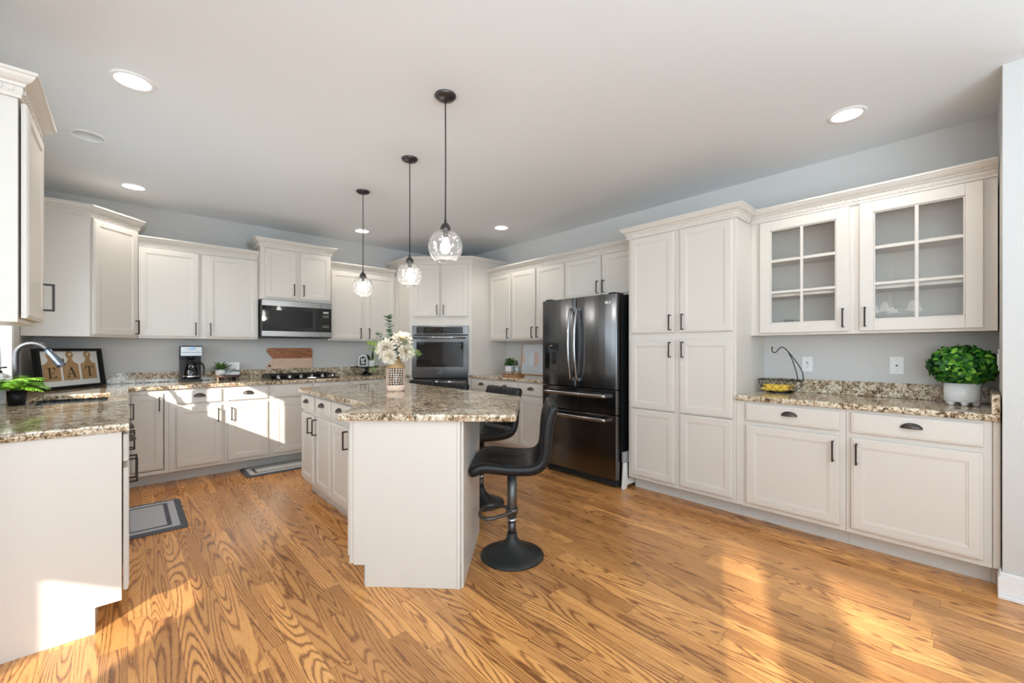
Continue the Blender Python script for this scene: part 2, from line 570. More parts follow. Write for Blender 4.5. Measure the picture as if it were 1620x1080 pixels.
def ceiling_mesh():
    pts = [Vector(p) for p in PLAN]
    edges = [(i, (i + 1) % 6) for i in range(6)]
    for x, y, *_ in CANS:
        b = len(pts)
        pts += [Vector((x + 0.078 * math.cos(2 * PI * k / 40), y + 0.078 * math.sin(2 * PI * k / 40))) for k in range(40)]
        edges += [(b + k, b + (k + 1) % 40) for k in range(40)]
    v, e, f, *_ = geometry.delaunay_2d_cdt(pts, edges, [], 0, 1e-5)
    mb = MB()
    keep = []
    for t in f:
        c = sum((v[i] for i in t), Vector((0, 0))) / len(t)
        outside = c.x < -0.74 and c.y > 2.27 + (c.x + 0.74) * (2.87 / 2.90)
        if not outside and all((c - Vector((x, y))).length > 0.078 for x, y, *_ in CANS):
            keep.append(list(t))
    return mb.add([(p.x, p.y, CEIL) for p in v], keep)


struct('ceiling', ceiling_mesh(), M['ceil'])
struct('wall_back', MB().box(-0.76, 4.06, Y_BACK, Y_BACK + 0.14, 0, CEIL + 0.1), M['wall'])
struct('wall_right', MB().box(XR_WALL, XR_WALL + 0.14, -0.1, Y_BACK, 0, CEIL + 0.1), M['wall'])
WY0, WY1, WZ0, WZ1 = 3.00, 4.56, 1.07, 1.80          # window over the sink
struct('wall_left', MB().box(-0.76, X_LEFT, 2.27, WY0, 0, CEIL + 0.1).box(-0.76, X_LEFT, WY1, Y_BACK, 0, CEIL + 0.1)
       .box(-0.76, X_LEFT, WY0, WY1, 0, WZ0).box(-0.76, X_LEFT, WY0, WY1, WZ1, CEIL + 0.1), M['wall'])
struct('wall_partition', MB().box(3.255, 4.06, -0.24, -0.1, 0, CEIL + 0.1), M['wall'])
struct('wall_nook', MB().prism([(-0.62, 2.27), (-3.5, -0.575), (-3.58, -0.575), (-0.70, 2.27)], 0, CEIL + 0.1), M['wall'])
# unseen outer wall of the dining nook: openings and posts shaped for the beams
ow = MB()
ys = [(-3.3, -2.35), (-1.97, -1.73), (-1.48, -1.25), (-0.59, -0.575)]
for a, b in ys:
    ow.box(-3.64, -3.5, a, b, 0, CEIL + 0.1)
for a, b in ((-2.35, -1.97), (-1.73, -1.48), (-1.25, -0.59)):
    ow.box(-3.64, -3.5, a, b, 2.13, CEIL + 0.1).box(-3.64, -3.5, a, b, 0, 0.12)
for a, b in ((-2.35, -1.97), (-1.73, -1.48)):
    ow.box(-3.62, -3.52, a, b, 1.34, 2.09)  # added blocks that keep the low beam off the cabinets
struct('wall_outer', ow, M['trim'])
rw = MB().box(-3.64, 7.1, -3.34, -3.2, 0, CEIL + 0.1)
struct('wall_rear', rw, M['wall'])
struct('wall_far', MB().box(6.96, 7.1, -3.2, 2.0, 0, CEIL + 0.1).box(4.06, 7.1, 2.0, 2.14, 0, CEIL + 0.1), M['wall'])
# baseboards of the partition, with a stepped top
bb = MB()
for d, z0, z1 in ((0.028, 0, 0.0195), (0.016, 0.02, 0.1045), (0.011, 0.105, 0.128)):
    bb.prism([(3.255 - d, -0.24), (3.2545, -0.24), (3.2545, -0.0995), (3.44, -0.0995), (3.44, -0.1 + min(d, 0.016)), (3.255 - d, -0.1 + min(d, 0.016))], z0, z1)
struct('baseboard_right', bb, M['trim'], bevel=0.003)
# window over the sink: casing, sill, sash, glass
wc = MB()
c = 0.085
wc.box(X_LEFT, X_LEFT + 0.018, 2.966, WY0, WZ0 - 0.02, WZ1 + c).box(X_LEFT, X_LEFT + 0.018, WY1, WY1 + c, WZ0 - 0.02, WZ1 + c)
wc.box(X_LEFT, X_LEFT + 0.018, WY0, WY1, WZ1, WZ1 + c).box(X_LEFT, X_LEFT + 0.035, 2.966, WY1 + c, WZ0 - 0.045, WZ0 - 0.0205)
win = struct('window_1', wc, M['trim'], bevel=0.003)
sash = MB()
for a, b in ((WY0, (WY0 + WY1) / 2), ((WY0 + WY1) / 2, WY1)):
    sash.box(-0.73, -0.69, a, a + 0.04, WZ0, WZ1).box(-0.73, -0.69, b - 0.04, b, WZ0, WZ1)
    sash.box(-0.73, -0.69, a, b, WZ0, WZ0 + 0.04).box(-0.73, -0.69, a, b, WZ1 - 0.04, WZ1)
obj('window_frame', sash, M['trim'], win)
obj('pane', MB().box(-0.712, -0.708, WY0 + 0.04, WY1 - 0.04, WZ0 + 0.04, WZ1 - 0.04), M['pane'], win)

# recessed lights
for x, y, lit, lab in CANS:
    t = thing('recessed_light', lab, 'ceiling light', (x, y, CEIL), group='recessed ceiling lights')
    obj('trim_ring', MB().lathe([(0.074, 0.0), (0.076, -0.006), (0.092, -0.007), (0.098, 0.0)], n=40), M['trim'], t)
    obj('reflector_cone', MB().lathe([(0.074, -0.001), (0.07, 0.02), (0.064, 0.045), (0.058, 0.09)], n=40), M['white'] if lit else M['trim'], t)
    obj('bulb_face', MB().lathe([(0.0005, 0.088), (0.06, 0.088)], n=40), M['lamp'] if lit else M['grey'], t)
    if lit:
        light('recessed_lamp', 'SPOT', (x, y, CEIL + 0.02), 16.0, (1.0, 0.94, 0.86), (0, 0, -1), spot_size=R(130), spot_blend=0.6, shadow_soft_size=0.05)

# ------------------------------------------------------------------ cabinet parts
def panel(mb, x0, x1, z0, z1, y=-0.003, t=0.02, raised=True):
    """door or drawer front lying before the plane y; front faces -y"""
    yf = y - t
    rings = [(0, y), (0, yf + 0.007), (0.003, yf + 0.003), (0.010, yf + 0.003), (0.012, yf)]
    if raised:
        rings += [(0.052, yf), (0.054, yf + 0.003), (0.060, yf + 0.003), (0.062, yf + 0.005), (0.068, yf + 0.0058), (0.070, yf + 0.0058)]
    else:
        rings += [(0.016, yf)]
    v, f = [], []
    for i, yy in rings:
        v += [(x0 + i, yy, z0 + i), (x1 - i, yy, z0 + i), (x1 - i, yy, z1 - i), (x0 + i, yy, z1 - i)]
    for k in range(len(rings) - 1):
        for j in range(4):
            a, b = 4 * k + j, 4 * k + (j + 1) % 4
            f.append((a, b, b + 4, a + 4))
    L = 4 * (len(rings) - 1)
    f += [(3, 2, 1, 0), (L, L + 1, L + 2, L + 3)]
    return mb.add(v, f)


def bar_pull(x, zc, yf, length=0.128, horizontal=False):
    """square U-shaped pull; yf = surface it is screwed to"""
    s, d, h = 0.0045, 0.032, length / 2
    mb = MB()
    if horizontal:
        mb.box(x - h, x + h, yf - d - s, yf - d + s, zc - s, zc + s)
        mb.box(x - h, x - h + 2 * s, yf - d, yf, zc - s, zc + s).box(x + h - 2 * s, x + h, yf - d, yf, zc - s, zc + s)
    else:
        mb.box(x - s, x + s, yf - d - s, yf - d + s, zc - h, zc + h)
        mb.box(x - s, x + s, yf - d, yf, zc - h, zc - h + 2 * s).box(x - s, x + s, yf - d, yf, zc + h - 2 * s, zc + h)
    return mb


def cup_mb(x, z, yf, a=0.047, b=0.030, c=0.026):
    rows = []
    for i in range(9):
        v = PI / 2 * i / 8
        rows.append([(x + a * math.cos(PI * k / 16), yf - c * math.sin(PI * k / 16) * math.sin(v) - 0.0005, z + b * math.sin(PI * k / 16) * math.cos(v)) for k in range(17)])
    return MB().grid(rows)


def add_door(root, x0, x1, z0, z1, pull=None, pz=None, y=-0.003, mat='cream'):
    d = obj('door', panel(MB(), x0, x1, z0, z1, y), M[mat], root)
    if pull:
        px = x0 + 0.03 if pull == 'L' else x1 - 0.03
        obj('handle', bar_pull(px, pz, y - 0.02), M['bronze'], d, bevel=0.001)
    return d


def add_drawer(root, x0, x1, z0, z1, cup=True, y=-0.003):
    d = obj('drawer', panel(MB(), x0, x1, z0, z1, y, raised=False), M['cream'], root)
    if cup:
        obj('cup_pull', cup_mb((x0 + x1) / 2, (z0 + z1) / 2 + 0.0, y - 0.02), M['cup'], d, solid=0.0025)
    return d


def cabinet(name, label, loc, rotz, w_, depth, z0, z1, doors=(), drawers=(), toe=None, group=None, cat='cabinet'):
    """x runs to the right seen from the front, y into the cabinet"""
    t = thing(name, label, cat, loc, rotz, group)
    obj('cabinet_body', MB().box(0.0005, w_ - 0.0005, 0, depth, z0, z1), M['cream'], t, bevel=0.0015)
    if toe:
        obj('toe_kick', MB().box(0.0005, w_ - 0.0005, toe, depth, 0, z0 - 0.0005), M['toe'], t)
    for d in doors:
        add_door(t, *d)
    for d in drawers:
        add_drawer(t, *d)
    return t


DZ = (0.147, 0.706)       # base doors
WZ = (0.738, 0.860)       # drawers
PB = 0.61                 # pulls of base doors
UZ = (1.372, 2.214)       # wall cabinet doors
PU = 1.452                # pulls of wall cabinet doors
BASE_GROUP, WALL_GROUP = 'cream base cabinets', 'cream wall cabinets'

# ---- right wall: base cabinets under the long counter (root at the left end, x runs towards the camera)
XF = 3.31


def rx(root, y):
    return root - y


t = cabinet('base_cabinet', 'cream base cabinet with drawer and door beside the pantry, under the banana basket', (XF, 1.1755, 0), -PI / 2, 0.640, 0.6, 0.114, 0.876,
            [(rx(1.1755, 1.106), rx(1.1755, 0.565), *DZ, 'R', PB)], [(rx(1.1755, 1.106), rx(1.1755, 0.565), *WZ)], toe=0.11, group=BASE_GROUP)
t = cabinet('base_cabinet', 'widest cream base cabinet under the leafy topiary, nearest the camera', (XF, 0.535, 0), -PI / 2, 0.602, 0.6, 0.114, 0.876,
            [(rx(0.535, 0.509), rx(0.535, -0.036), *DZ, 'L', PB)], [(rx(0.535, 0.509), rx(0.535, -0.036), *WZ)], toe=0.11, group=BASE_GROUP)
obj('toe_kick', MB().box(0.603, 0.618, 0.11, 0.3, 0.0, 0.1135), M['toe'], t)
obj('filler_strip', MB().box(0.603, 0.631, 0.001, 0.12, 0.114, 0.876), M['cream'], t, bevel=0.006, seg=3)

# ---- pantry
PY = 2.0765
pt = thing('pantry_cabinet', 'tall cream pantry cabinet with six doors between refrigerator and counter', 'cabinet', (XF, PY, 0), -PI / 2)
obj('cabinet_body', MB().box(0.0, PY - 1.1765, 0, 0.608, 0.114, 2.232), M['cream'], pt, bevel=0.0015)
obj('toe_kick', MB().box(0.0, PY - 1.1765, 0.11, 0.608, 0, 0.1135), M['toe'], pt)
for a, b, hd in ((2.05, 1.644, 'R'), (1.598, 1.196, 'L')):
    add_door(pt, rx(PY, a), rx(PY, b), 0.147, 0.728)
    add_door(pt, rx(PY, a), rx(PY, b), 0.736, 1.328, hd, 1.245)
    add_door(pt, rx(PY, a), rx(PY, b), 1.384, 2.214, hd, 1.468)

# ---- glass-fronted wall cabinets
XU = 3.615


def glass_cabinet(label, ya, yb, doors, filler=0.0):
    w_ = ya - yb
    t = thing('glass_door_cabinet', label, 'cabinet', (XU, ya, 0), -PI / 2, WALL_GROUP)
    b = MB()
    b.box(0, 0.018, 0.02, 0.304, 1.355, 2.232).box(w_ - 0.018, w_, 0.02, 0.304, 1.355, 2.232)
    b.box(0.018, w_ - 0.018, 0.02, 0.304, 1.355, 1.385).box(0.018, w_ - 0.018, 0.02, 0.304, 2.2, 2.232).box(0.018, w_ - 0.018, 0.29, 0.304, 1.385, 2.2)
    x0, x1 = doors[0] + 0.012, doors[1] - 0.012
    b.box(0, x0, 0, 0.02, 1.355, 2.232).box(x1, w_ + filler, 0, 0.02, 1.355, 2.232)
    b.box(x0, x1, 0, 0.02, 1.355, 1.386).box(x0, x1, 0, 0.02, 2.198, 2.232)
    if filler:
        b.box(w_ + 0.0005, w_ + filler, 0.02, 0.304, 1.355, 2.232)
    obj('cabinet_body', b, M['cream'], t)
    for z in (1.645, 1.915):
        obj('shelf', MB().box(0.019, w_ - 0.019, 0.03, 0.289, z, z + 0.018), M['cream'], t)
    x0, x1, hd = doors
    z0, z1 = UZ
    yf, yb_, fr = -0.023, -0.003, 0.07
    d = MB()
    for p in ((x0, x0 + fr, z0, z1), (x1 - fr, x1, z0, z1), (x0 + fr, x1 - fr, z0, z0 + fr), (x0 + fr, x1 - fr, z1 - fr, z1)):
        d.box(p[0], p[1], yf, yb_, p[2], p[3])
    # bead round the glass
    for p in ((x0 + fr, x0 + fr + 0.008, z0 + fr, z1 - fr), (x1 - fr - 0.008, x1 - fr, z0 + fr, z1 - fr), (x0 + fr, x1 - fr, z0 + fr, z0 + fr + 0.008), (x0 + fr, x1 - fr, z1 - fr - 0.008, z1 - fr)):
        d.box(p[0], p[1], yf + 0.006, yb_, p[2], p[3])
    dd = obj('door', d, M['cream'], t, bevel=0.0025)
    m = MB()
    xm, ww, hh = (x0 + x1) / 2, 0.009, (z1 - z0 - 2 * fr) / 3
    m.box(xm - ww, xm + ww, yf + 0.005, yb_ - 0.004, z0 + fr + 0.001, z1 - fr - 0.001)
    for k in (1, 2):
        m.box(x0 + fr + 0.001, x1 - fr - 0.001, yf + 0.0055, yb_ - 0.0045, z0 + fr + hh * k - ww, z0 + fr + hh * k + ww)
    obj('muntin_bars', m, M['cream'], dd, bevel=0.002)
    obj('glass_pane', MB().box(x0 + fr + 0.002, x1 - fr - 0.002, yb_ - 0.0042, yb_ - 0.0012, z0 + fr + 0.002, z1 - fr - 0.002), M['pane'], dd)
    obj('handle', bar_pull(x0 + 0.03 if hd == 'L' else x1 - 0.03, PU + 0.01, yf), M['bronze'], dd, bevel=0.001)
    return t


glass_cabinet('glass-door wall cabinet next to the tall pantry, six panes', 1.1755, 0.537, (rx(1.1755, 1.108), rx(1.1755, 0.565), 'R'))
glass_cabinet('glass-door wall cabinet at the wall end above the topiary', 0.5365, -0.067, (rx(0.5365, 0.509), rx(0.5365, -0.039), 'L'), 0.0265)

# ---- right wall beyond the refrigerator
R0 = 4.4145
cabinet('wall_cabinet', 'cream two-door wall cabinet between oven tower and refrigerator, above the framed print', (XU, R0, 0), -PI / 2, R0 - 3.522, 0.304, 1.355, 2.232,
        [(rx(R0, 4.379), rx(R0, 3.974), *UZ, 'R', PU), (rx(R0, 3.955), rx(R0, 3.534), *UZ, 'R', PU)], group=WALL_GROUP)
cabinet('wall_cabinet', 'cream single-door wall cabinet partly hidden by the refrigerator', (XU, 3.5215, 0), -PI / 2, 0.4515, 0.304, 1.355, 2.232,
        [(rx(3.5215, 3.508), rx(3.5215, 3.085), *UZ, 'L', PU)], group=WALL_GROUP)
cabinet('wall_cabinet', 'short cream two-door wall cabinet directly above the refrigerator', (XU, 3.0695, 0), -PI / 2, 3.0695 - 2.0775, 0.304, 1.785, 2.232,
        [(rx(3.0695, 3.057), rx(3.0695, 2.587), 1.80, 2.214, 'R', 1.89), (rx(3.0695, 2.571), rx(3.0695, 2.10), 1.80, 2.214, 'L', 1.89)], group=WALL_GROUP)
cabinet('base_cabinet', 'cream base cabinet beside the oven tower, mostly behind the island', (XF, R0, 0), -PI / 2, R0 - 3.959, 0.6, 0.114, 0.876,
        [(rx(R0, 4.381), rx(R0, 3.971), *DZ, 'R', PB)], [(rx(R0, 4.381), rx(R0, 3.971), *WZ)], toe=0.11, group=BASE_GROUP)
cabinet('base_cabinet', 'cream base cabinet behind the second bar stool, under the tray and print', (XF, 3.9585, 0), -PI / 2, 0.455, 0.6, 0.114, 0.876,
        [(rx(3.9585, 3.947), rx(3.9585, 3.51), *DZ, 'R', PB)], [(rx(3.9585, 3.947), rx(3.9585, 3.51), *WZ)], toe=0.11, group=BASE_GROUP)
cabinet('base_cabinet', 'cream base cabinet touching the left side of the refrigerator', (XF, 3.503, 0), -PI / 2, 0.433, 0.6, 0.114, 0.876,
        [(rx(3.503, 3.497), rx(3.503, 3.095), *DZ, 'L', PB)], [(rx(3.503, 3.497), rx(3.503, 3.095), *WZ)], toe=0.11, group=BASE_GROUP)

# ---- corner oven tower (front runs diagonally across the corner)
A = Vector((2.737, 4.995))
ROT = -PI / 4


def to_local(p, o, a):
    d = Vector((p[0] - o[0], p[1] - o[1]))
    return (d.x * math.cos(-a) - d.y * math.sin(-a), d.x * math.sin(-a) + d.y * math.cos(-a))


tw = thing('oven_tower_cabinet', 'tall cream corner cabinet that houses the wall oven', 'cabinet', (A.x, A.y, 0), ROT)
TW = 0.821
poly = [(2.737, 5.608), (2.737, 4.995), (3.3175, 4.4145), (3.918, 4.4145), (3.918, 5.608)]
pl = [to_local(p, A, ROT) for p in poly]
obj('cabinet_body', MB().prism(pl, 0.114, 2.372), M['cream'], tw, bevel=0.0015)
obj('toe_kick', MB().prism([to_local(p, A, ROT) for p in ((2.80, 5.60), (2.80, 5.07), (3.39, 4.48), (3.91, 4.48), (3.91, 5.60))], 0, 0.1135), M['toe'], tw)
add_door(tw, 0.058, 0.402, 1.672, 2.355, 'R', 1.76)
add_door(tw, 0.428, 0.772, 1.672, 2.355, 'L', 1.76)

ov = thing('wall_oven', 'dark stainless double wall oven in the corner tower', 'oven', (A.x, A.y, 0), ROT)
OX0, OX1 = 0.042, 0.780
obj('oven_body', MB().box(OX0 + 0.01, OX1 - 0.01, -0.012, -0.001, 0.2, 1.553), M['void'], ov)
cp = obj('control_panel', MB().box(OX0, OX1, -0.03, -0.0125, 1.438, 1.555), M['bss'], ov, bevel=0.003)
obj('display_glass', MB().box(OX0 + 0.06, OX1 - 0.07, -0.034, -0.0305, 1.452, 1.538), M['gloss'], cp)
dm = MB()
random.seed(3)
for i in range(26):
    px, pz = random.choice([(0.22, 1.505), (0.45, 1.5)]), 0
    dm.box(px[0] + i % 9 * 0.011, px[0] + i % 9 * 0.011 + 0.006, -0.0352, -0.0342, px[1] + (i % 3) * 0.009 - 0.012, px[1] + (i % 3) * 0.009 - 0.0095)
obj('display_marks', dm, M['mark'], cp)


def oven_door(z0, z1):
    d = obj('oven_door', MB().box(OX0, OX1, -0.045, -0.0125, z0, z1), M['bss'], ov, bevel=0.004)
    obj('oven_window', MB().box(OX0 + 0.062, OX1 - 0.062, -0.0475, -0.0455, z0 + 0.145, z1 - 0.085), M['gloss'], d, bevel=0.002)
    h = MB().tube([(OX0 + 0.02, -0.085, z1 - 0.03), (OX1 - 0.02, -0.085, z1 - 0.03)], 0.013, 14)
    h.box(OX0 + 0.03, OX0 + 0.05, -0.085, -0.045, z1 - 0.04, z1 - 0.02).box(OX1 - 0.05, OX1 - 0.03, -0.085, -0.045, z1 - 0.04, z1 - 0.02)
    obj('oven_handle', h, M['bsl'], d)
    obj('maker_mark', MB().box(0.385, 0.435, -0.0457, -0.0452, z0 + 0.066, z0 + 0.070), M['greyink'], d)
    return d


oven_door(0.873, 1.428)
oven_door(0.22, 0.855)

# ---- back wall: base cabinets (front plane y = 5.0)
YF = 5.0
t = thing('base_cabinet', 'cream corner base cabinet left of the cooktop run, its door outlined by dark gaps', 'cabinet', (-0.60, YF, 0), 0, BASE_GROUP)
b = MB().box(0.0005, 0.880, 0.15, 0.607, 0.114, 0.876)                       # the inset door swings in an open frame
b.box(0.0005, 0.617, 0, 0.1495, 0.114, 0.876).box(0.848, 0.880, 0, 0.1495, 0.114, 0.876).box(0.6175, 0.8475, 0, 0.1495, 0.114, 0.144).box(0.6175, 0.8475, 0, 0.1495, 0.842, 0.876)
obj('cabinet_body', b, M['cream'], t)
obj('toe_kick', MB().box(0.0005, 0.880, 0.13, 0.607, 0, 0.1135), M['toe'], t)
add_door(t, 0.6195, 0.842, 0.1505, 0.840, 'R', 0.75, 0.017)
cabinet('base_cabinet', 'cream base cabinet half in sunlight under the coffee maker', (0.281, YF, 0), 0, 0.4245, 0.607, 0.114, 0.876,
        [(0.052, 0.402, *DZ, 'R', PB)], [(0.052, 0.402, *WZ)], toe=0.13, group=BASE_GROUP)
cabinet('base_cabinet', 'sunlit cream base cabinet under the coffee sign and riser', (0.706, YF, 0), 0, 0.4045, 0.607, 0.114, 0.876,
        [(0.026, 0.380, *DZ, 'L', PB)], [(0.026, 0.380, *WZ)], toe=0.13, group=BASE_GROUP)
cabinet('base_cabinet', 'cream base cabinet directly under the gas cooktop', (1.111, YF, 0), 0, 0.839, 0.607, 0.114, 0.876,
        [(0.024, 0.41, *DZ), (0.43, 0.815, *DZ, 'L', PB)], [(0.024, 0.41, *WZ, False), (0.43, 0.815, *WZ, False)], toe=0.13, group=BASE_GROUP)
cabinet('base_cabinet', 'cream base cabinet between cooktop and oven tower, hidden low behind the island', (1.951, YF, 0), 0, 0.784, 0.607, 0.114, 0.876,
        [(0.024, 0.38, *DZ, 'R', PB), (0.40, 0.76, *DZ, 'L', PB)], [(0.024, 0.38, *WZ), (0.40, 0.76, *WZ)], toe=0.13, group=BASE_GROUP)

# ---- back wall: wall cabinets (front plane y = 5.305)
YU = 5.305
cabinet('wall_cabinet', 'cream two-door wall cabinet above the coffee maker, left of the microwave', (0.0725, YU, 0), 0, 0.9865, 0.304, 1.355, 2.232,
        [(0.002, 0.463, *UZ, 'R', PU), (0.525, 0.986, *UZ, 'L', PU)], group=WALL_GROUP)
cabinet('wall_cabinet', 'raised cream two-door wall cabinet above the microwave', (1.0595, 5.2, 0), 0, 0.742, 0.409, 1.795, 2.372,
        [(0.043, 0.358, 1.815, 2.352, 'R', 1.915), (0.398, 0.733, 1.815, 2.352, 'L', 1.915)], group=WALL_GROUP)
cabinet('wall_cabinet', 'cream two-door wall cabinet between microwave and oven tower', (1.802, YU, 0), 0, 0.933, 0.304, 1.355, 2.232,
        [(0.034, 0.423, *UZ, 'R', PU), (0.475, 0.87, *UZ, 'L', PU)], group=WALL_GROUP)

# ---- diagonal corner wall cabinet
D0 = Vector((-0.235, 5.0))
dg = thing('corner_wall_cabinet', 'cream diagonal corner wall cabinet above the framed sign', 'cabinet', (D0.x, D0.y, 0), PI / 4, WALL_GROUP)
obj('cabinet_body', MB().prism([to_local(p, D0, PI / 4) for p in ((-0.618, 5.0), (-0.235, 5.0), (0.0705, 5.3055), (0.0705, 5.608), (-0.618, 5.608))], 1.355, 2.372), M['cream'], dg, bevel=0.0015)
add_door(dg, 0.012, 0.417, 1.372, 2.352, 'R', PU)

# ---- left wall: wall cabinet before the window, base run
LUX = -0.315
cabinet('wall_cabinet', 'cream wall cabinet at the left edge, seen from its side', (LUX, 2.50, 0), PI / 2, 0.46, 0.303, 1.355, 2.232,
        [(0.018, 0.44, *UZ, 'R', 1.49, -0.006)], group=WALL_GROUP)
LX = -0.02
t = cabinet('base_cabinet', 'cream base cabinet at the near end of the sink run, large plain end panel', (LX, 2.606, 0), PI / 2, 0.444, 0.598, 0.114, 0.876,
        [(0.018, 0.425, *DZ, 'R', PB, -0.005)], [(0.018, 0.425, *WZ, True, -0.005)], toe=0.085, group=BASE_GROUP)
sp = MB().prism([(0.0, 0.114), (0.086, 0.114), (0.086, 0.0), (0.598, 0.0), (0.598, 0.876), (0.0, 0.876)], 0, 0.006)
for i, p in enumerate(sp.v):
    sp.v[i] = Vector((-p.z, p.x, p.y))
obj('end_panel', sp, M['cream'], t, bevel=0.001)
cabinet('base_cabinet', 'narrow cream base cabinet between the near end cabinet and the sink', (LX, 3.0505, 0), PI / 2, 0.40, 0.598, 0.114, 0.876,
        [(0.018, 0.38, *DZ, 'L', PB)], [(0.018, 0.38, *WZ)], toe=0.085, group=BASE_GROUP)
sb = thing('base_cabinet', 'cream sink base cabinet behind the grey floor mat', 'cabinet', (LX, 3.451, 0), PI / 2, BASE_GROUP)
obj('cabinet_body', MB().box(0, 0.018, 0, 0.598, 0.114, 0.876).box(1.081, 1.099, 0, 0.598, 0.114, 0.876).box(0.018, 1.081, 0, 0.02, 0.114, 0.876).box(0.018, 1.081, 0.02, 0.598, 0.114, 0.132), M['cream'], sb)
obj('toe_kick', MB().box(0, 1.099, 0.085, 0.598, 0, 0.1135), M['toe'], sb)
add_door(sb, 0.02, 0.54, *DZ, 'R', PB)
add_door(sb, 0.56, 1.08, *DZ, 'L', PB)
add_drawer(sb, 0.02, 1.08, *WZ, False)
cabinet('base_cabinet', 'cream base cabinet at the inside corner beyond the sink', (LX, 4.5505, 0), PI / 2, 0.448, 0.578, 0.114, 0.876,
        [(0.018, 0.40, 0.150, 0.838, 'L', 0.74)], toe=0.085, group=BASE_GROUP)

# ---- crown mouldings with dentils
PROF = [(0, 0), (0.010, 0), (0.010, 0.012), (0.014, 0.018), (0.014, 0.040), (0.021, 0.044), (0.024, 0.052), (0.036, 0.058), (0.047, 0.070), (0.052, 0.080), (0.058, 0.083), (0.058, 0.094), (0, 0.094)]


def crown(label, path, z):
    """path runs with the room on its right-hand side"""
    P = [Vector(p) for p in path]
    N = len(P)
    nrm = []
    for i in range(N - 1):
        d = (P[i + 1] - P[i]).normalized()
        nrm.append(Vector((d.y, -d.x)))
    rows = []
    for i in range(N):
        if i == 0:
            mv = nrm[0]
        elif i == N - 1:
            mv = nrm[-1]
        else:
            s = (nrm[i - 1] + nrm[i]).normalized()
            mv = s / max(s.dot(nrm[i]), 0.2)
        rows.append([(P[i].x + mv.x * (p + 0.001), P[i].y + mv.y * (p + 0.001), z + h) for p, h in PROF])
    t = obj('crown_molding', MB().grid(rows, closed_u=True, smooth=False, cap0=True, cap1=True), M['cream'])
    tag(t, label, 'molding', 'crown mouldings')
    d = MB()
    for i in range(N - 1):
        a, b = P[i], P[i + 1]
        L = (b - a).length
        u = (b - a).normalized()
        k = int((L + 0.0) / 0.028)
        for j in range(k):
            q = (j + 0.5) * L / k
            c0 = a + u * q
            v = []
            for zz in (z + 0.021, z + 0.039):
                for pr in (0.0148, 0.0205):
                    for s in (-0.007, 0.007):
                        p = c0 + u * s + nrm[i] * pr
                        v.append((p.x, p.y, zz))
            d.add(v, [(0, 2, 3, 1), (4, 5, 7, 6), (0, 1, 5, 4), (2, 6, 7, 3), (0, 4, 6, 2), (1, 3, 7, 5)])
    obj('dentils', d, M['cream'], t)


ZC, ZH = 2.222, 2.360
crown('cream dentil crown moulding along the top of the glass-door cabinets', [(XU, 1.176), (XU, -0.094)], ZC)
crown('cream crown moulding capping the tall pantry', [(XU, 2.077), (XF, 2.077), (XF, 1.176), (XU - 0.06, 1.176)], ZC)
crown('cream crown moulding above the wall cabinets beyond the pantry', [(XU, 4.413), (XU, 2.137)], ZC)
crown('cream crown moulding wrapping the top of the oven tower', [(2.737, 5.607), (2.737, 4.995), (3.3175, 4.4145), (3.917, 4.4145)], ZH)
crown('cream crown moulding above the cabinets right of the microwave', [(1.803, YU), (2.676, YU)], ZC)
crown('cream crown moulding capping the raised microwave cabinet', [(1.0595, 5.607), (1.0595, 5.2), (1.8015, 5.2), (1.8015, 5.607)], ZH)
crown('cream crown moulding above the cabinets left of the microwave', [(0.073, YU), (1.0585, YU)], ZC)
crown('cream crown moulding on the diagonal corner cabinet', [(-0.617, 5.0), (-0.235, 5.0), (0.0705, 5.3055), (0.0705, 5.607)], ZH)
crown('cream crown moulding on the cabinet at the left edge', [(-0.617, 2.50), (LUX, 2.50), (LUX, 2.96), (-0.617, 2.96)], ZC)

# ------------------------------------------------------------------ island
isl = thing('kitchen_island', 'cream kitchen island with angled end panel facing the camera', 'kitchen island')
TOPF = [(1.135, 3.95), (1.135, 2.497), (0.868, 2.230), (1.288, 1.810), (1.77, 2.292), (1.77, 3.95)]
TOEF = [(1.21, 3.95), (1.21, 2.466), (0.931, 2.187), (1.287, 1.831), (1.765, 2.309), (1.765, 3.95)]
obj('island_body', MB().prism(TOPF, 0.114, 0.876), M['cream'], isl, bevel=0.002)
obj('toe_kick', MB().prism(TOEF, 0, 0.1135), M['toe'], isl)
# end panel in its own frame: origin at the left corner, x along the panel
EA = -PI / 4
eo = (0.868, 2.230)


def isl_local(mb):
    m = Matrix.Translation((eo[0], eo[1], 0)) @ Matrix.Rotation(EA, 4, 'Z')
    return mb.move(m)


ep = MB().prism([(0.028, 0.114), (0.090, 0.114), (0.090, 0.0), (0.5935, 0.0), (0.5935, 0.876), (0.028, 0.876)], -0.0135, -0.0005)
for i in range(len(ep.v)):
    p = ep.v[i]
    ep.v[i] = Vector((p.x, p.z, p.y))
obj('end_panel', isl_local(ep), M['cream'], isl, bevel=0.002)
obj('corner_trim', isl_local(MB().box(0.577, 0.5945, -0.0185, -0.014, 0.0, 0.876)), M['cream'], isl, bevel=0.002)
obj('back_panel', MB().prism([(1.2895, 1.8095), (1.299, 1.800), (1.7825, 2.2835), (1.7825, 3.95), (1.7705, 3.95), (1.7705, 2.2905)], 0.0, 0.876), M['cream'], isl)
IX = 1.135


def island_door(y0, y1, z0, z1, pull=None, pz=PB):
    # front faces -x: x of the panel runs towards the camera
    d = MB()
    panel(d, -y0, -y1, z0, z1)
    m = Matrix.Translation((IX, 0, 0)) @ Matrix.Rotation(-PI / 2, 4, 'Z')
    o = obj('door', d.move(m), M['cream'], isl)
    if pull:
        px = -y0 + 0.03 if pull == 'L' else -y1 - 0.03
        obj('handle', bar_pull(px, pz, -0.023).move(m), M['bronze'], o, bevel=0.001)


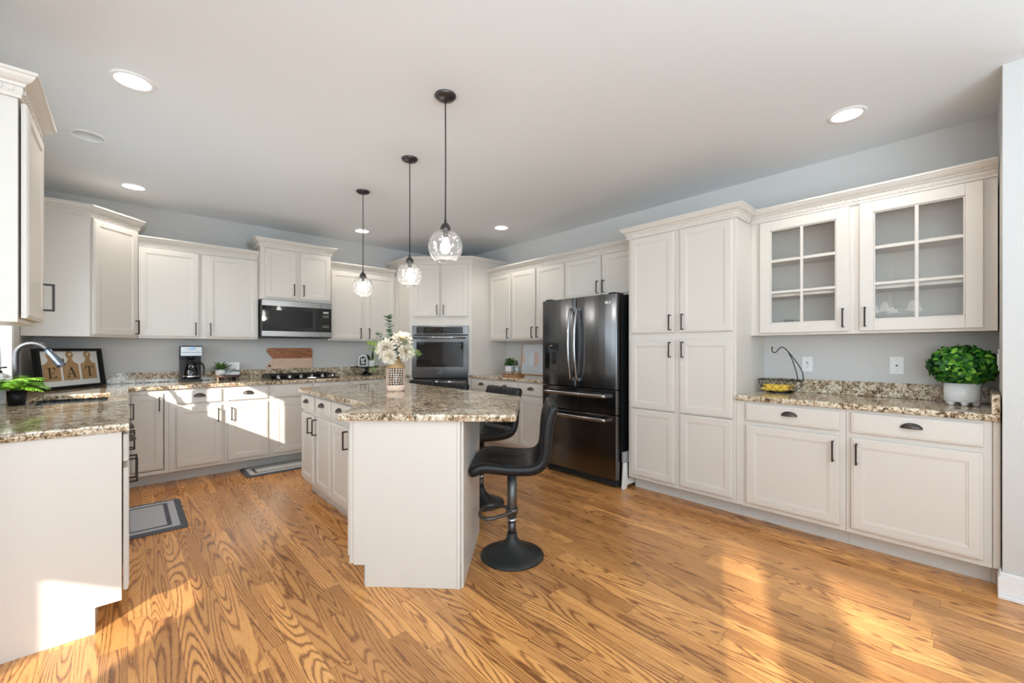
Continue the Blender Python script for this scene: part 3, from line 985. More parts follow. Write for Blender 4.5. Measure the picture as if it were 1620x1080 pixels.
def island_drawer(y0, y1):
    d = panel(MB(), -y0, -y1, *WZ, raised=False)
    m = Matrix.Translation((IX, 0, 0)) @ Matrix.Rotation(-PI / 2, 4, 'Z')
    o = obj('drawer', d.move(m), M['cream'], isl)
    obj('cup_pull', cup_mb(-(y0 + y1) / 2, 0.80, -0.023).move(m), M['cup'], o, solid=0.0025)


for y0, y1, pl_ in ((3.935, 3.625, 'R'), (3.566, 3.24, 'L'), (3.21, 2.86, 'R')):
    island_drawer(y0, y1)
    island_door(y0, y1, *DZ, pl_, 0.625)
# door on the angled front that faces away from the camera
hd = panel(MB(), 0.02, 0.355, *DZ)
ma = Matrix.Translation((1.135, 2.497, 0)) @ Matrix.Rotation(-3 * PI / 4, 4, 'Z')
obj('door', hd.move(ma), M['cream'], isl)


def slab(name, label, cells, z0, z1, bevel=0.008, cat='countertop'):
    """countertop from one or more polygons that share corners; only its outer rims are rounded"""
    bm = bmesh.new()
    vt = {}

    def V(p, z):
        k = (round(p[0], 4), round(p[1], 4), z)
        if k not in vt:
            vt[k] = bm.verts.new(k)
        return vt[k]
    cnt = {}
    for poly in cells:
        n = len(poly)
        for i in range(n):
            a, b = poly[i], poly[(i + 1) % n]
            ka, kb = (round(a[0], 4), round(a[1], 4)), (round(b[0], 4), round(b[1], 4))
            cnt[(ka, kb)] = True
        bm.faces.new([V(p, z1) for p in poly])
        bm.faces.new([V(p, z0) for p in reversed(poly)])
    rim = []
    for (a, b) in cnt:
        if (b, a) not in cnt:
            f = bm.faces.new([V(a, z0), V(b, z0), V(b, z1), V(a, z1)])
            rim.append((V(a, z1), V(b, z1))); rim.append((V(a, z0), V(b, z0)))
    bmesh.ops.recalc_face_normals(bm, faces=bm.faces)
    bm.edges.ensure_lookup_table()
    es = [bm.edges.get(p) for p in rim]
    bmesh.ops.bevel(bm, geom=[e for e in es if e], offset=bevel, segments=3, affect='EDGES', profile=0.6)
    me = bpy.data.meshes.new(name)
    bm.to_mesh(me); bm.free()
    me.materials.append(M['granite'])
    o = bpy.data.objects.new(name, me); COL.objects.link(o)
    return tag(o, label, cat)


def fillet(poly, radii, n=6):
    out = []
    N = len(poly)
    for i in range(N):
        p, r = Vector(poly[i]), radii[i]
        if not r:
            out.append(tuple(p)); continue
        a, b = (Vector(poly[i - 1]) - p).normalized(), (Vector(poly[(i + 1) % N]) - p).normalized()
        ang = math.acos(max(-1, min(1, a.dot(b))))
        d = r / math.tan(ang / 2)
        c = p + (a + b).normalized() * (r / math.sin(ang / 2))
        s, e = p + a * d - c, p + b * d - c
        a0 = math.atan2(s.y, s.x); a1 = math.atan2(e.y, e.x)
        da = (a1 - a0 + PI) % (2 * PI) - PI
        out += [(c.x + r * math.cos(a0 + da * k / n), c.y + r * math.sin(a0 + da * k / n)) for k in range(n + 1)]
    return out


CT0, CT1 = 0.8775, 0.914
itop = fillet([(1.095, 3.985), (1.095, 2.535), (0.796, 2.236), (1.462, 1.570), (2.07, 2.178), (2.07, 3.985)], [0.02, 0, 0.03, 0.03, 0.05, 0.05])
slab('island_countertop', 'speckled granite island countertop with angled end, vase standing on it', [itop], CT0, CT1, 0.009)

# L-shaped counter along left and back wall, cut out for the sink
SX0, SX1, SY0, SY1 = -0.47, -0.10, 3.77, 4.50
xs, ysq = [-0.619, SX0, SX1, 0.005], [2.583, SY0, SY1, 4.975]
cells = []
for i in range(3):
    for j in range(3):
        if (i, j) == (1, 1):
            continue
        cells.append([(xs[i], ysq[j]), (xs[i + 1], ysq[j]), (xs[i + 1], ysq[j + 1]), (xs[i], ysq[j + 1])])
cells.append([(xs[0], 4.975), (xs[1], 4.975), (xs[2], 4.975), (xs[3], 4.975), (2.7345, 4.975), (2.7345, 5.609), (xs[0], 5.609)])
slab('countertop', 'L-shaped speckled granite countertop holding sink and cooktop', cells, CT0, CT1, 0.009)
slab('countertop', 'speckled granite countertop under the glass-door cabinets', [[(3.283, -0.094), (3.919, -0.094), (3.919, 1.1735), (3.283, 1.1735)]], CT0, CT1, 0.009)
slab('countertop', 'short speckled granite countertop between oven tower and refrigerator', [[(3.283, 3.068), (3.919, 3.068), (3.919, 4.4125), (3.283, 4.4125)]], CT0, CT1, 0.009)
SPZ = CT1 + 0.0008
slab('backsplash', 'low granite backsplash strip along the back wall behind the cooktop', [[(-0.59, 5.578), (2.7345, 5.578), (2.7345, 5.609), (-0.59, 5.609)]], SPZ, 1.016, 0.003, 'backsplash')
slab('backsplash', 'low granite backsplash strip under the sink window', [[(-0.619, 2.60), (-0.5905, 2.60), (-0.5905, 5.609), (-0.619, 5.609)]], SPZ, 1.016, 0.003, 'backsplash')
slab('backsplash', 'low granite backsplash strip behind the banana basket', [[(3.89, -0.064), (3.919, -0.064), (3.919, 1.1735), (3.89, 1.1735)]], SPZ, 1.016, 0.003, 'backsplash')
slab('backsplash', 'short granite side splash at the wall end beside the topiary', [[(3.29, -0.094), (3.919, -0.094), (3.919, -0.0645), (3.29, -0.0645)]], SPZ, 1.016, 0.003, 'backsplash')

# ------------------------------------------------------------------ refrigerator (front faces -x)
FX, FY = 3.2, 3.035
fr = thing('refrigerator', 'black stainless french-door refrigerator with two bottom drawers', 'refrigerator', (FX, FY, 0), -PI / 2)
FW = 0.905


def bowed(x0, x1, z0, z1, y0, y1, bow=0.012, n=10):
    """slab whose front bulges a little, with rounded vertical edges"""
    rows = []
    w_ = x1 - x0
    top = []
    for k in range(n + 1):
        u = k / n
        e = min(u, 1 - u) * w_
        rd = 0.012
        rr = rd - math.sqrt(max(0, rd * rd - max(0, rd - e) ** 2)) if e < rd else 0
        top.append((x0 + u * w_, y0 + rr - bow * (1 - (2 * u - 1) ** 2)))
    xs2 = [0, 0.003 / w_, 0.007 / w_, 0.012 / w_]
    us = xs2 + [0.1, 0.25, 0.4, 0.5, 0.6, 0.75, 0.9] + [1 - q for q in reversed(xs2)]
    poly = []
    for u in us:
        e = min(u, 1 - u) * w_
        rr = 0.012 - math.sqrt(max(0, 0.012 ** 2 - (0.012 - e) ** 2)) if e < 0.012 else 0
        poly.append((x0 + u * w_, y0 + rr - bow * (1 - (2 * u - 1) ** 2)))
    poly += [(x1, y1), (x0, y1)]
    return MB().prism(poly, z0, z1, smooth=False)


obj('refrigerator_body', MB().box(0.006, FW, 0.085, 0.70, 0.035, 1.735), M['black'], fr, bevel=0.004)
obj('base_grille', MB().box(0.02, FW - 0.015, 0.03, 0.1, 0.02, 0.075), M['void'], fr)
for x in (0.05, FW - 0.08):
    obj('foot', MB().lathe([(0.0, 0.0), (0.018, 0.0), (0.018, 0.034), (0, 0.034)], (x, 0.07, 0), 14), M['void'], fr)
ld = obj('door', bowed(0.0, 0.440, 0.888, 1.745, 0, 0.075), M['bss'], fr, bevel=0.002)
rd = obj('door', bowed(0.446, FW, 0.888, 1.745, 0, 0.075), M['bss'], fr, bevel=0.002)
for x0 in (0.03, FW - 0.1):
    obj('hinge_cover', MB().box(x0, x0 + 0.07, 0.02, 0.16, 1.7455, 1.762), M['void'], fr, bevel=0.004)
d1 = obj('drawer', bowed(0.0, FW, 0.662, 0.878, 0, 0.075), M['bss'], fr, bevel=0.002)
d2 = obj('drawer', bowed(0.0, FW, 0.082, 0.652, 0, 0.075), M['bss'], fr, bevel=0.002)
for dr, z in ((d1, 0.825), (d2, 0.610)):
    h = MB()
    pts = [(0.07 + 0.755 * u, -0.058 - 0.012 * math.sin(PI * u), z) for u in [k / 16 for k in range(17)]]
    rows = []
    for p in pts:
        rows.append([(p[0], p[1] + a, p[2] + b) for a, b in ((-0.008, -0.014), (0.006, -0.017), (0.010, 0), (0.006, 0.017), (-0.008, 0.014), (-0.012, 0))])
    h.grid(rows, closed_u=True, smooth=True, cap0=True, cap1=True)
    h.box(0.075, 0.10, -0.058, -0.004, z - 0.012, z + 0.012).box(0.795, 0.82, -0.058, -0.004, z - 0.012, z + 0.012)
    obj('handle', h, M['bsl'], dr)
for dd, x, sg in ((ld, 0.405, -1), (rd, 0.481, 1)):
    rows = []
    for k in range(25):
        u = k / 24
        q = math.sin(PI * u)
        px, py, pz = x + sg * 0.0, -0.030 - 0.042 * q ** 0.7, 0.945 + 0.70 * u
        rows.append([(px + a, py + b, pz) for a, b in ((-0.011, -0.007), (0, -0.012), (0.011, -0.007), (0.012, 0.007), (0, 0.010), (-0.012, 0.007))])
    h = MB().grid(rows, closed_u=True, cap0=True, cap1=True)
    for z in (0.958, 1.632):
        h.box(x - 0.009, x + 0.009, -0.034, -0.002, z - 0.014, z + 0.014)
    obj('handle', h, M['bsl'], dd)
# water and ice dispenser in the left door
dp = obj('dispenser', MB().box(0.055, 0.235, -0.0135, -0.0105, 1.02, 1.31), M['gloss'], ld, bevel=0.001)
ds = MB().box(0.122, 0.228, -0.020, -0.0137, 1.03, 1.235).box(0.06, 0.23, -0.026, -0.0137, 1.016, 1.028)
obj('dispenser_pad', ds, M['bss'], ld, bevel=0.002)
ds = MB().box(0.150, 0.212, -0.0225, -0.0202, 1.10, 1.225)
obj('dispenser_lever', ds, M['gloss'], ld, bevel=0.002)
ds = MB().lathe([(0.0, 0), (0.014, 0), (0.012, 0.022), (0.02, 0.03)], (0.135, -0.03, 1.262), 14).tube([(0.118, -0.024, 1.275), (0.165, -0.024, 1.285)], 0.008, 8)
obj('dispenser_spout', ds, M['bsl'], ld)
# maker's badge: round emblem and two letters
bd = MB()
bd.lathe([(0.0, 0), (0.013, 0), (0.013, 0.0012), (0, 0.0012)], (0, 0, 0), 20)
bt = text_mb('LG', 0.034, 0.0006)
m = Matrix.Translation((0.032, 0, 0))
bt.move(m)
bd.add(bt.v, bt.f)
bd.move(Matrix.Translation((0.80, -0.008, 1.67)) @ Matrix.Rotation(PI / 2, 4, 'X'))
obj('badge', bd, M['plastic'], rd)

# ------------------------------------------------------------------ folding step stool in the slot beside the refrigerator
st = thing('step_stool', 'folded grey and white step stool standing between refrigerator and pantry', 'step stool', (3.262, 2.104, 0))
obj('top_step', MB().box(0.0, 0.25, -0.017, 0.017, 0.235, 0.33), M['grey'], st, bevel=0.008)
lg = MB()
lg.prism([(-0.01, 0.0), (0.035, 0.0), (0.06, 0.03), (0.2, 0.03), (0.215, 0.0), (0.25, 0.0), (0.245, 0.10), (0.06, 0.085), (0.055, 0.24), (0.01, 0.24)], -0.012, 0.012)
for i, p in enumerate(lg.v):
    lg.v[i] = Vector((p.x, p.z, p.y))
obj('leg_frame', lg, M['plastic'], st, bevel=0.003)

# ------------------------------------------------------------------ microwave over the range
mw = thing('microwave', 'stainless over-the-range microwave with black glass door', 'microwave', (1.066, 5.175, 0), 0)
MWW = 0.735
obj('microwave_body', MB().box(0, MWW, 0.03, 0.42, 1.378, 1.792), M['black'], mw, bevel=0.003)
md = obj('door', MB().box(0.002, 0.600, -0.008, 0.029, 1.39, 1.788), M['gloss'], mw, bevel=0.003)
obj('top_band', MB().box(0.002, 0.600, -0.0115, -0.0085, 1.725, 1.788), M['ssd'], md, bevel=0.001)
obj('bottom_band', MB().box(0.002, 0.600, -0.0115, -0.0085, 1.39, 1.448), M['ssd'], md, bevel=0.001)
obj('window_screen', MB().box(0.075, 0.52, -0.0100, -0.0085, 1.49, 1.68), M['black'], md)
kp = obj('keypad', MB().box(0.602, MWW - 0.002, -0.008, 0.029, 1.39, 1.788), M['gloss'], mw, bevel=0.003)
obj('top_band', MB().box(0.602, MWW - 0.002, -0.0115, -0.0085, 1.725, 1.788), M['ssd'], kp, bevel=0.001)
obj('bottom_band', MB().box(0.602, MWW - 0.002, -0.0115, -0.0085, 1.39, 1.448), M['ssd'], kp, bevel=0.001)
km = MB()
km.box(0.637, 0.698, -0.0095, -0.0083, 1.668, 1.688)
for r in range(2):
    for c_ in range(4):
        km.box(0.637 + c_ * 0.017, 0.647 + c_ * 0.017, -0.0095, -0.0083, 1.636 - r * 0.014, 1.641 - r * 0.014)
for r in range(2):
    for c_ in range(4):
        km.box(0.632 + c_ * 0.019, 0.644 + c_ * 0.019, -0.0095, -0.0083, 1.52 - r * 0.018, 1.526 - r * 0.018)
obj('key_marks', km, M['greyink'], kp)
obj('vent_grille', MB().box(0.03, MWW - 0.03, -0.004, 0.028, 1.379, 1.3885), M['void'], mw)

# ------------------------------------------------------------------ gas cooktop
ck = thing('gas_cooktop', 'black gas cooktop with row of chrome knobs set in the back counter', 'cooktop', (1.505, 5.33, 0.9145))
obj('cooktop_plate', MB().box(-0.365, 0.365, -0.245, 0.235, 0, 0.012), M['gloss'], ck, bevel=0.006, seg=3)
for k, x0 in enumerate((-0.35, -0.115, 0.12)):
    g = MB()
    for yy in (-0.13, -0.02, 0.09, 0.215):
        g.box(x0, x0 + 0.225, yy - 0.006, yy + 0.006, 0.034, 0.048)
    for xx in (x0 + 0.008, x0 + 0.112, x0 + 0.217):
        g.box(xx - 0.007, xx + 0.007, -0.136, 0.221, 0.030, 0.046)
    for xx in (x0 + 0.008, x0 + 0.217):
        for yy in (-0.13, 0.215):
            g.box(xx - 0.007, xx + 0.007, yy - 0.007, yy + 0.007, 0.0125, 0.034)
    obj('grate', g, M['black'], ck, bevel=0.002)
for x, y in ((-0.24, 0.14), (-0.24, -0.05), (0, 0.05), (0.235, 0.14), (0.235, -0.05)):
    obj('burner', MB().lathe([(0.0, 0.012), (0.05, 0.0125), (0.05, 0.02), (0.034, 0.022), (0.034, 0.028), (0, 0.029)], (x, y, 0), 24), M['black'], ck)
for k in range(6):
    x = -0.285 + 0.115 * k
    obj('knob', MB().lathe([(0.0, 0.0125), (0.02, 0.0125), (0.021, 0.02), (0.015, 0.024), (0.0135, 0.045), (0.0, 0.047)], (x, -0.197, 0), 20).box(x - 0.003, x + 0.003, -0.213, -0.181, 0.04, 0.05), M['chrome'], ck)

# ------------------------------------------------------------------ bar stools (x of the stool points to its back)


def stool_path():
    pts = [(-0.222, 0.026), (-0.198, 0.056), (-0.14, 0.072), (-0.03, 0.062), (0.08, 0.060), (0.145, 0.072), (0.185, 0.110), (0.200, 0.170), (0.205, 0.25), (0.215, 0.33), (0.235, 0.395), (0.25, 0.425)]
    return spline([(p[0], 0, p[1]) for p in pts], 5)


def stool_seat():
    P = stool_path()
    rows = []
    N = len(P)
    for i, p in enumerate(P):
        tng = (P[min(i + 1, N - 1)] - P[max(i - 1, 0)]).normalized()
        nn = Vector((-tng.z, 0, tng.x))
        u = i / (N - 1)
        endk = min(1.0, min(i, N - 1 - i) / 4.0)
        endk = math.sqrt(max(0.05, 1 - (1 - endk) ** 2))
        T = 0.058 * endk
        half = 0.215 - 0.012 * (1 - endk)
        row = []
        nw = 36
        for k in range(nw + 1):                        # upper side with stitched channels
            s = -1 + 2 * k / nw
            y = s * (half - 0.012)
            ch = abs(math.sin(s * 3.5 * PI))
            h = 0.5 * T + (0.008 * ch ** 0.5 - 0.005) * endk * (1 if abs(s) < 0.9 else 0.4)
            row.append(p + nn * h + Vector((0, y, 0)))
        for k in range(1, 6):
            a = PI / 2 - PI * k / 6
            row.append(p + nn * (0.5 * T * math.sin(a)) + Vector((0, half - 0.012 + 0.020 * math.cos(a), 0)))
        for k in range(9):
            row.append(p - nn * (0.5 * T) + Vector((0, (half - 0.012) * (1 - 2 * k / 8), 0)))
        for k in range(1, 6):
            a = -PI / 2 - PI * k / 6
            row.append(p + nn * (0.5 * T * math.sin(a)) + Vector((0, -(half - 0.012) + 0.020 * math.cos(a), 0)))
        rows.append(row)
    return MB().grid(rows, closed_u=True, cap0=True, cap1=True)


def stool_piping(sy):
    P = stool_path()
    mb = MB()
    if True:
        path = []
        for i in range(4, len(P) - 3):
            tng = (P[i + 1] - P[i - 1]).normalized()
            nn = Vector((-tng.z, 0, tng.x))
            path.append(P[i] + nn * 0.028 + Vector((0, sy * 0.2085, 0)))
        mb.tube(path, 0.0035, 6)
    return mb


def bar_stool(label, loc, rotz, hz):
    t = thing('bar_stool', label, 'bar stool', loc, rotz, 'black bar stools around the island')
    so = obj('seat', stool_seat(), M['leather'], t, loc=(0, 0, hz))
    for sy in (-1, 1):
        obj('piping', stool_piping(sy), M['leather'], so)
    obj('seat_plate', MB().box(-0.09, 0.09, -0.08, 0.08, hz + 0.004, hz + 0.026), M['black'], t, bevel=0.004)
    obj('column', MB().lathe([(0.0, 0.23), (0.027, 0.23), (0.029, 0.232), (0.029, hz + 0.01), (0, hz + 0.01)], n=24), M['gunmetal'], t)
    obj('gas_lift', MB().lathe([(0.0, 0.10), (0.024, 0.10), (0.024, 0.2295), (0, 0.2295)], n=24), M['pewter'], t)
    obj('collar', MB().lathe([(0.0, 0.208), (0.030, 0.208), (0.030, 0.2285), (0, 0.2285)], n=24), M['ss'], t)
    obj('base', MB().lathe([(0.0, 0.0), (0.188, 0.0), (0.192, 0.004), (0.190, 0.010), (0.150, 0.024), (0.100, 0.044), (0.062, 0.070), (0.038, 0.100), (0.031, 0.118), (0.030, 0.140), (0.0, 0.140)], n=56), M['basecoat'], t)
    f = [(0.0, 0.036, 0.275), (-0.05, 0.070, 0.268), (-0.12, 0.110, 0.262), (-0.175, 0.085, 0.258), (-0.195, 0.0, 0.257), (-0.175, -0.085, 0.258), (-0.12, -0.110, 0.262), (-0.05, -0.070, 0.268), (0.0, -0.036, 0.275)]
    obj('footrest', MB().tube(spline(f, 6), 0.010, 10).lathe([(0.0295, -0.014), (0.037, -0.014), (0.037, 0.014), (0.0295, 0.014)], (0, 0, 0.275), 24), M['gunmetal'], t)
    return t


bar_stool('black bar stool nearest the camera, standing fully clear beside the island end', (1.722, 1.886, 0), R(-45), 0.51)
s2 = bar_stool('black bar stool second from the camera, half hidden by the island end', (2.12, 2.70, 0), R(-4), 0.505)
bar_stool('black bar stool third from the camera, only its backrest top above the counter', (2.13, 3.43, 0), R(6), 0.492)
bar_stool('farthest black bar stool, in front of the wall oven', (2.13, 4.02, 0), R(3), 0.482)

# ------------------------------------------------------------------ pendants
GZ = 1.82


def pendant(label, x, y, gz, r=0.096):
    t = thing('pendant_light', label, 'pendant lamp', (x, y, 0), 0, 'globe pendants over the island')
    top = gz + r * 0.93
    obj('canopy', MB().lathe([(0.0, CEIL - 0.024), (0.012, CEIL - 0.026), (0.05, CEIL - 0.016), (0.060, CEIL - 0.006), (0.060, CEIL), (0, CEIL)], n=32)
        .ball((0.03, -0.02, CEIL - 0.021), 0.004, 8, 6).ball((-0.03, 0.02, CEIL - 0.021), 0.004, 8, 6), M['pewter'], t)
    obj('cord', MB().tube([(0, 0, CEIL - 0.026), (0.0015, 0, (CEIL + top) / 2), (0, 0, top + 0.05)], 0.0035, 8), M['black'], t)
    obj('socket_cap', MB().lathe([(0.0, top + 0.062), (0.006, top + 0.062), (0.0065, top + 0.045), (0.012, top + 0.042), (0.022, top + 0.030), (0.029, top + 0.012), (0.031, top - 0.004), (0.0, top - 0.004)], n=28), M['pewter'], t)
    obj('bulb_socket', MB().lathe([(0.0, top - 0.005), (0.014, top - 0.005), (0.013, top - 0.04), (0, top - 0.04)], n=18), M['black'], t)
    prof = []
    for k in range(27):
        a = 1.24 - (1.24 + 1.02) * k / 26
        prof.append((r * math.cos(a), gz + r * math.sin(a)))
    ins = [(q * 0.975, gz + (z - gz) * 0.975) for q, z in reversed(prof)]
    obj('glass_shade', MB().lathe(prof + ins, n=48), M['globe'], t)
    obj('bulb', MB().lathe([(0.0, gz - 0.038), (0.012, gz - 0.036), (0.024, gz - 0.025), (0.029, gz - 0.006), (0.025, gz + 0.014), (0.014, gz + 0.034), (0.012, top - 0.041), (0, top - 0.041)], n=24), M['bulb'], t)
    light('pendant_lamp', 'POINT', (x, y, gz - 0.075), 4.5, (1.0, 0.96, 0.90), shadow_soft_size=0.03)


pendant('glass globe pendant nearest the camera, on the longest-looking cord', 1.325, 2.009, 1.828, 0.097)
pendant('middle glass globe pendant in front of the oven tower', 1.566, 2.856, 1.808, 0.096)
pendant('farthest glass globe pendant, right of the microwave', 1.576, 3.732, 1.812, 0.095)

# ------------------------------------------------------------------ chandelier of the nook (seen mirrored in the glass doors)
ch = thing('chandelier', 'scrolled chandelier with glass shades hanging in the dining nook, mirrored in the glass door', 'chandelier', (-0.98, 0.755, 0))
obj('canopy', MB().lathe([(0.0, CEIL - 0.05), (0.02, CEIL - 0.045), (0.07, CEIL - 0.01), (0.07, CEIL), (0, CEIL)], n=24), M['palemetal'], ch)
obj('chain', MB().tube([(0.004 * math.sin(k * 1.9), 0.004 * math.cos(k * 1.9), CEIL - 0.05 - 0.02 * k) for k in range(22)], 0.006, 6), M['palemetal'], ch)
obj('stem', MB().lathe([(0.0, 2.22), (0.02, 2.2), (0.012, 2.12), (0.03, 2.05), (0.015, 1.97), (0.035, 1.9), (0.02, 1.84), (0.0, 1.82)], n=18), M['palemetal'], ch)
for k in range(5):
    a = 2 * PI * k / 5 + 0.4
    cs, sn = math.cos(a), math.sin(a)
    pth = spline([(0.02, 0, 1.9), (0.10, 0, 1.86), (0.20, 0, 1.93), (0.24, 0, 2.02), (0.19, 0, 2.07), (0.15, 0, 2.02), (0.19, 0, 1.98)], 6)
    rot = Matrix.Rotation(a, 4, 'Z')
    obj('arm', MB().tube(pth, 0.008, 8).tube([(0.225, 0, 1.97), (0.245, 0, 1.91)], 0.008, 8).move(rot), M['palemetal'], ch)
    obj('lamp_shade', MB().lathe([(0.022, 1.92), (0.04, 1.88), (0.05, 1.83), (0.068, 1.79), (0.066, 1.79), (0.048, 1.83), (0.038, 1.88), (0.02, 1.918)], (0.245, 0, 0), 20).move(rot), M['frost'], ch)
    obj('bulb', MB().ball((0.245, 0, 1.845), 0.024, 12, 8).move(rot), M['lamp'], ch)


# ------------------------------------------------------------------ foliage
def leaf(mb, base, d, up, L, W, bend=0.3, n=4, tip=0.0, fold=0.15, m=0):
    """one leaf: a curved, slightly folded blade"""
    d = Vector(d).normalized()
    up = Vector(up)
    side = d.cross(up)
    if side.length < 1e-4:
        side = d.cross(Vector((1, 0.3, 0.2)))
    side.normalize()
    up = side.cross(d).normalized()
    base = Vector(base)
    v, f = [], []
    for i in range(n + 1):
        t = i / n
        wdt = W * 0.5 * (math.sin(PI * (0.08 + 0.92 * t * (1 - tip * 0.0))) ** 0.7 if i < n else 0.06)
        c = base + d * (L * t) - up * (bend * L * t * t)
        v += [c - side * wdt + up * (fold * wdt), c, c + side * wdt + up * (fold * wdt)]
    for i in range(n):
        a = 3 * i
        f += [(a, a + 1, a + 4, a + 3), (a + 1, a + 2, a + 5, a + 4)]
    return mb.add(v, f, m, True)


def rnd_dir(rng, zmin=-1.0):
    while True:
        d = Vector((rng.uniform(-1, 1), rng.uniform(-1, 1), rng.uniform(-1, 1)))
        if 0.05 < d.length < 1 and d.normalized().z > zmin:
            return d.normalized()


def small_plant(name, label, cat, loc, pot, pot_mat, leaves_mat, n, L, W, spread, rng, group=None):
    """pot: lathe profile; leaves spray out of its rim"""
    t = thing(name, label, cat, loc, 0, group)
    obj('pot', MB().lathe(pot, n=28), pot_mat, t)
    zr = max(z for r, z in pot)
    rr = max(r for r, z in pot if z > zr - 0.01)
    obj('soil', MB().lathe([(0.0005, zr - 0.006), (rr * 0.85, zr - 0.007)], n=20), M['soil'], t)
    mb = MB()
    for k in range(n):
        a = rng.uniform(0, 2 * PI)
        e = rng.uniform(0.25, 1.4)
        d = Vector((math.cos(a) * math.cos(e) * spread, math.sin(a) * math.cos(e) * spread, math.sin(e)))
        b = Vector((math.cos(a), math.sin(a), 0)) * rr * 0.5 * rng.random() + Vector((0, 0, zr - 0.006))
        q = L * rng.uniform(0.55, 1.05)
        leaf(mb, b + d * q * rng.uniform(0, 0.45), d, (0, 0, 1), q * 0.75, W * rng.uniform(0.8, 1.2), rng.uniform(0.05, 0.5))
    obj('leaves', mb, leaves_mat, t, recalc=False)
    return t


Z = CT1 + 0.0008
rng = random.Random(11)

# ---- topiary in a footed pot
tp = thing('topiary_plant', 'round leafy green topiary in footed white pot on the right counter', 'plant', (3.70, 0.045, Z))
pot = MB().lathe([(0.0, 0.022), (0.074, 0.022), (0.078, 0.026), (0.078, 0.132), (0.074, 0.132), (0.072, 0.05), (0.0, 0.05)], n=48)
po = obj('pot', pot, M['white'], tp)
for k in range(6):
    a = 2 * PI * k / 6 + 0.2
    obj('pot_foot', MB().lathe([(0.0, 0.0), (0.013, 0.0), (0.018, 0.0215), (0.0, 0.0215)], (0.058 * math.cos(a), 0.058 * math.sin(a), 0), 14), M['white'], po)
obj('soil', MB().lathe([(0.0005, 0.118), (0.072, 0.118)], n=24), M['soil'], tp)
cz = 0.235
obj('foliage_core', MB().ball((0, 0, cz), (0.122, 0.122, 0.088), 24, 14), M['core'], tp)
mb = MB()
for k in range(1050):
    d = rnd_dir(rng, -0.9)
    s = rng.uniform(0.80, 1.0)
    p = Vector((d.x * 0.143 * s, d.y * 0.143 * s, cz + d.z * 0.106 * s))
    nrm_ = Vector((d.x / 0.143, d.y / 0.143, d.z / 0.106)).normalized()
    tg = nrm_.cross(rnd_dir(rng)).normalized()
    dd = (nrm_ * rng.uniform(0.15, 0.8) + tg * rng.uniform(0.5, 1)).normalized()
    leaf(mb, p, dd, nrm_, rng.uniform(0.028, 0.042), rng.uniform(0.020, 0.030), rng.uniform(-0.1, 0.4), 4, fold=0.25)
obj('foliage', mb, M['box'], tp, recalc=False)

# ---- wire fruit basket with banana hook, bananas
BX, BY = 3.715, 1.005
bk = thing('fruit_basket', 'black wire fruit basket with banana hook on the right counter', 'fruit basket', (BX, BY, Z))
ea, eb = 0.095, 0.150           # half axes across and along the counter


def ell(z, k, n=40, y0=0.0):
    return [(ea * k * math.cos(2 * PI * i / n), y0 + eb * k * math.sin(2 * PI * i / n), z) for i in range(n)]


wm = MB().tube(ell(0.098, 1.0), 0.0035, 8, closed=True).tube(ell(0.004, 0.52), 0.0035, 8, closed=True)
obj('rim', wm, M['black'], bk)
wm = MB()
for i in range(15):
    for sgn in (-1, 1):
        a0 = 2 * PI * i / 15
        pth = []
        for k in range(9):
            u = k / 8
            a = a0 + sgn * 0.75 * u
            q = 0.52 + 0.48 * math.sin(u * PI / 2)
            pth.append((ea * q * math.cos(a), eb * q * math.sin(a), 0.004 + 0.094 * u ** 1.35))
        wm.tube(pth, 0.0014, 5)
obj('wire_mesh', wm, M['black'], bk)
hk = MB()
for s in (0, 1):
    p0 = [(0.02 + 0.0 * s, -0.148 + 0.035 * s, 0.10), (0.018, -0.140 + 0.036 * s, 0.17 - 0.01 * s), (0.01, -0.095 + 0.016 * s, 0.255), (0.0, -0.055, 0.315)]
    hk.tube(spline(p0, 8), 0.0035, 8)
hk.tube(spline([(0.0, -0.055, 0.315), (0.0, -0.030, 0.343), (0.0, -0.008, 0.348), (0.0, 0.010, 0.333), (0.0, 0.026, 0.312), (0.0, 0.046, 0.310), (0.0, 0.055, 0.330), (0.0, 0.053, 0.345)], 7), 0.0035, 8)
hk.ball((0.0, 0.053, 0.347), 0.006, 10, 8)
obj('banana_hook', hk, M['black'], bk)


def banana(label, loc, rotz, tilt, L=0.18):
    path, rad = [], []
    for k in range(15):
        u = k / 14
        a = (u - 0.5) * 1.5
        path.append((0.035 * (1 - math.cos(a)) * 1.6, L * 0.5 * math.sin(a) / math.sin(0.75), 0))
        rad.append(0.0185 * min(1.0, 0.28 + 3.2 * min(u, 1 - u)))
    b = obj('banana', MB().tube(path, rad, 6), M['banana'], None, loc=loc, rot=(0, tilt, rotz))
    tag(b, label, 'banana', 'bananas in the wire basket')
    obj('stem', MB().tube([Vector(path[-1]), Vector(path[-1]) + Vector((0.006, 0.014, 0)), Vector(path[-1]) + Vector((0.014, 0.026, 0))], [0.0055, 0.0045, 0.005], 6), M['pollen'], b)
    return b


for k, (dx, dy, dz, rz, ti, lab) in enumerate([
        (-0.028, 0.012, 0.026, R(184), R(-20), 'yellow banana at the front of the wire basket, lowest of the bunch'),
        (-0.012, 0.008, 0.045, R(180), R(-48), 'yellow banana lying on top of the front banana in the wire basket'),
        (0.012, 0.004, 0.034, R(176), R(-70), 'yellow banana in the middle of the bunch in the wire basket'),
        (0.036, 0.000, 0.038, R(174), R(-85), 'yellow banana at the back of the wire basket, nearest the wall')]):
    banana(lab, (BX + dx, BY + 0.012 + dy, Z + dz), rz, ti)


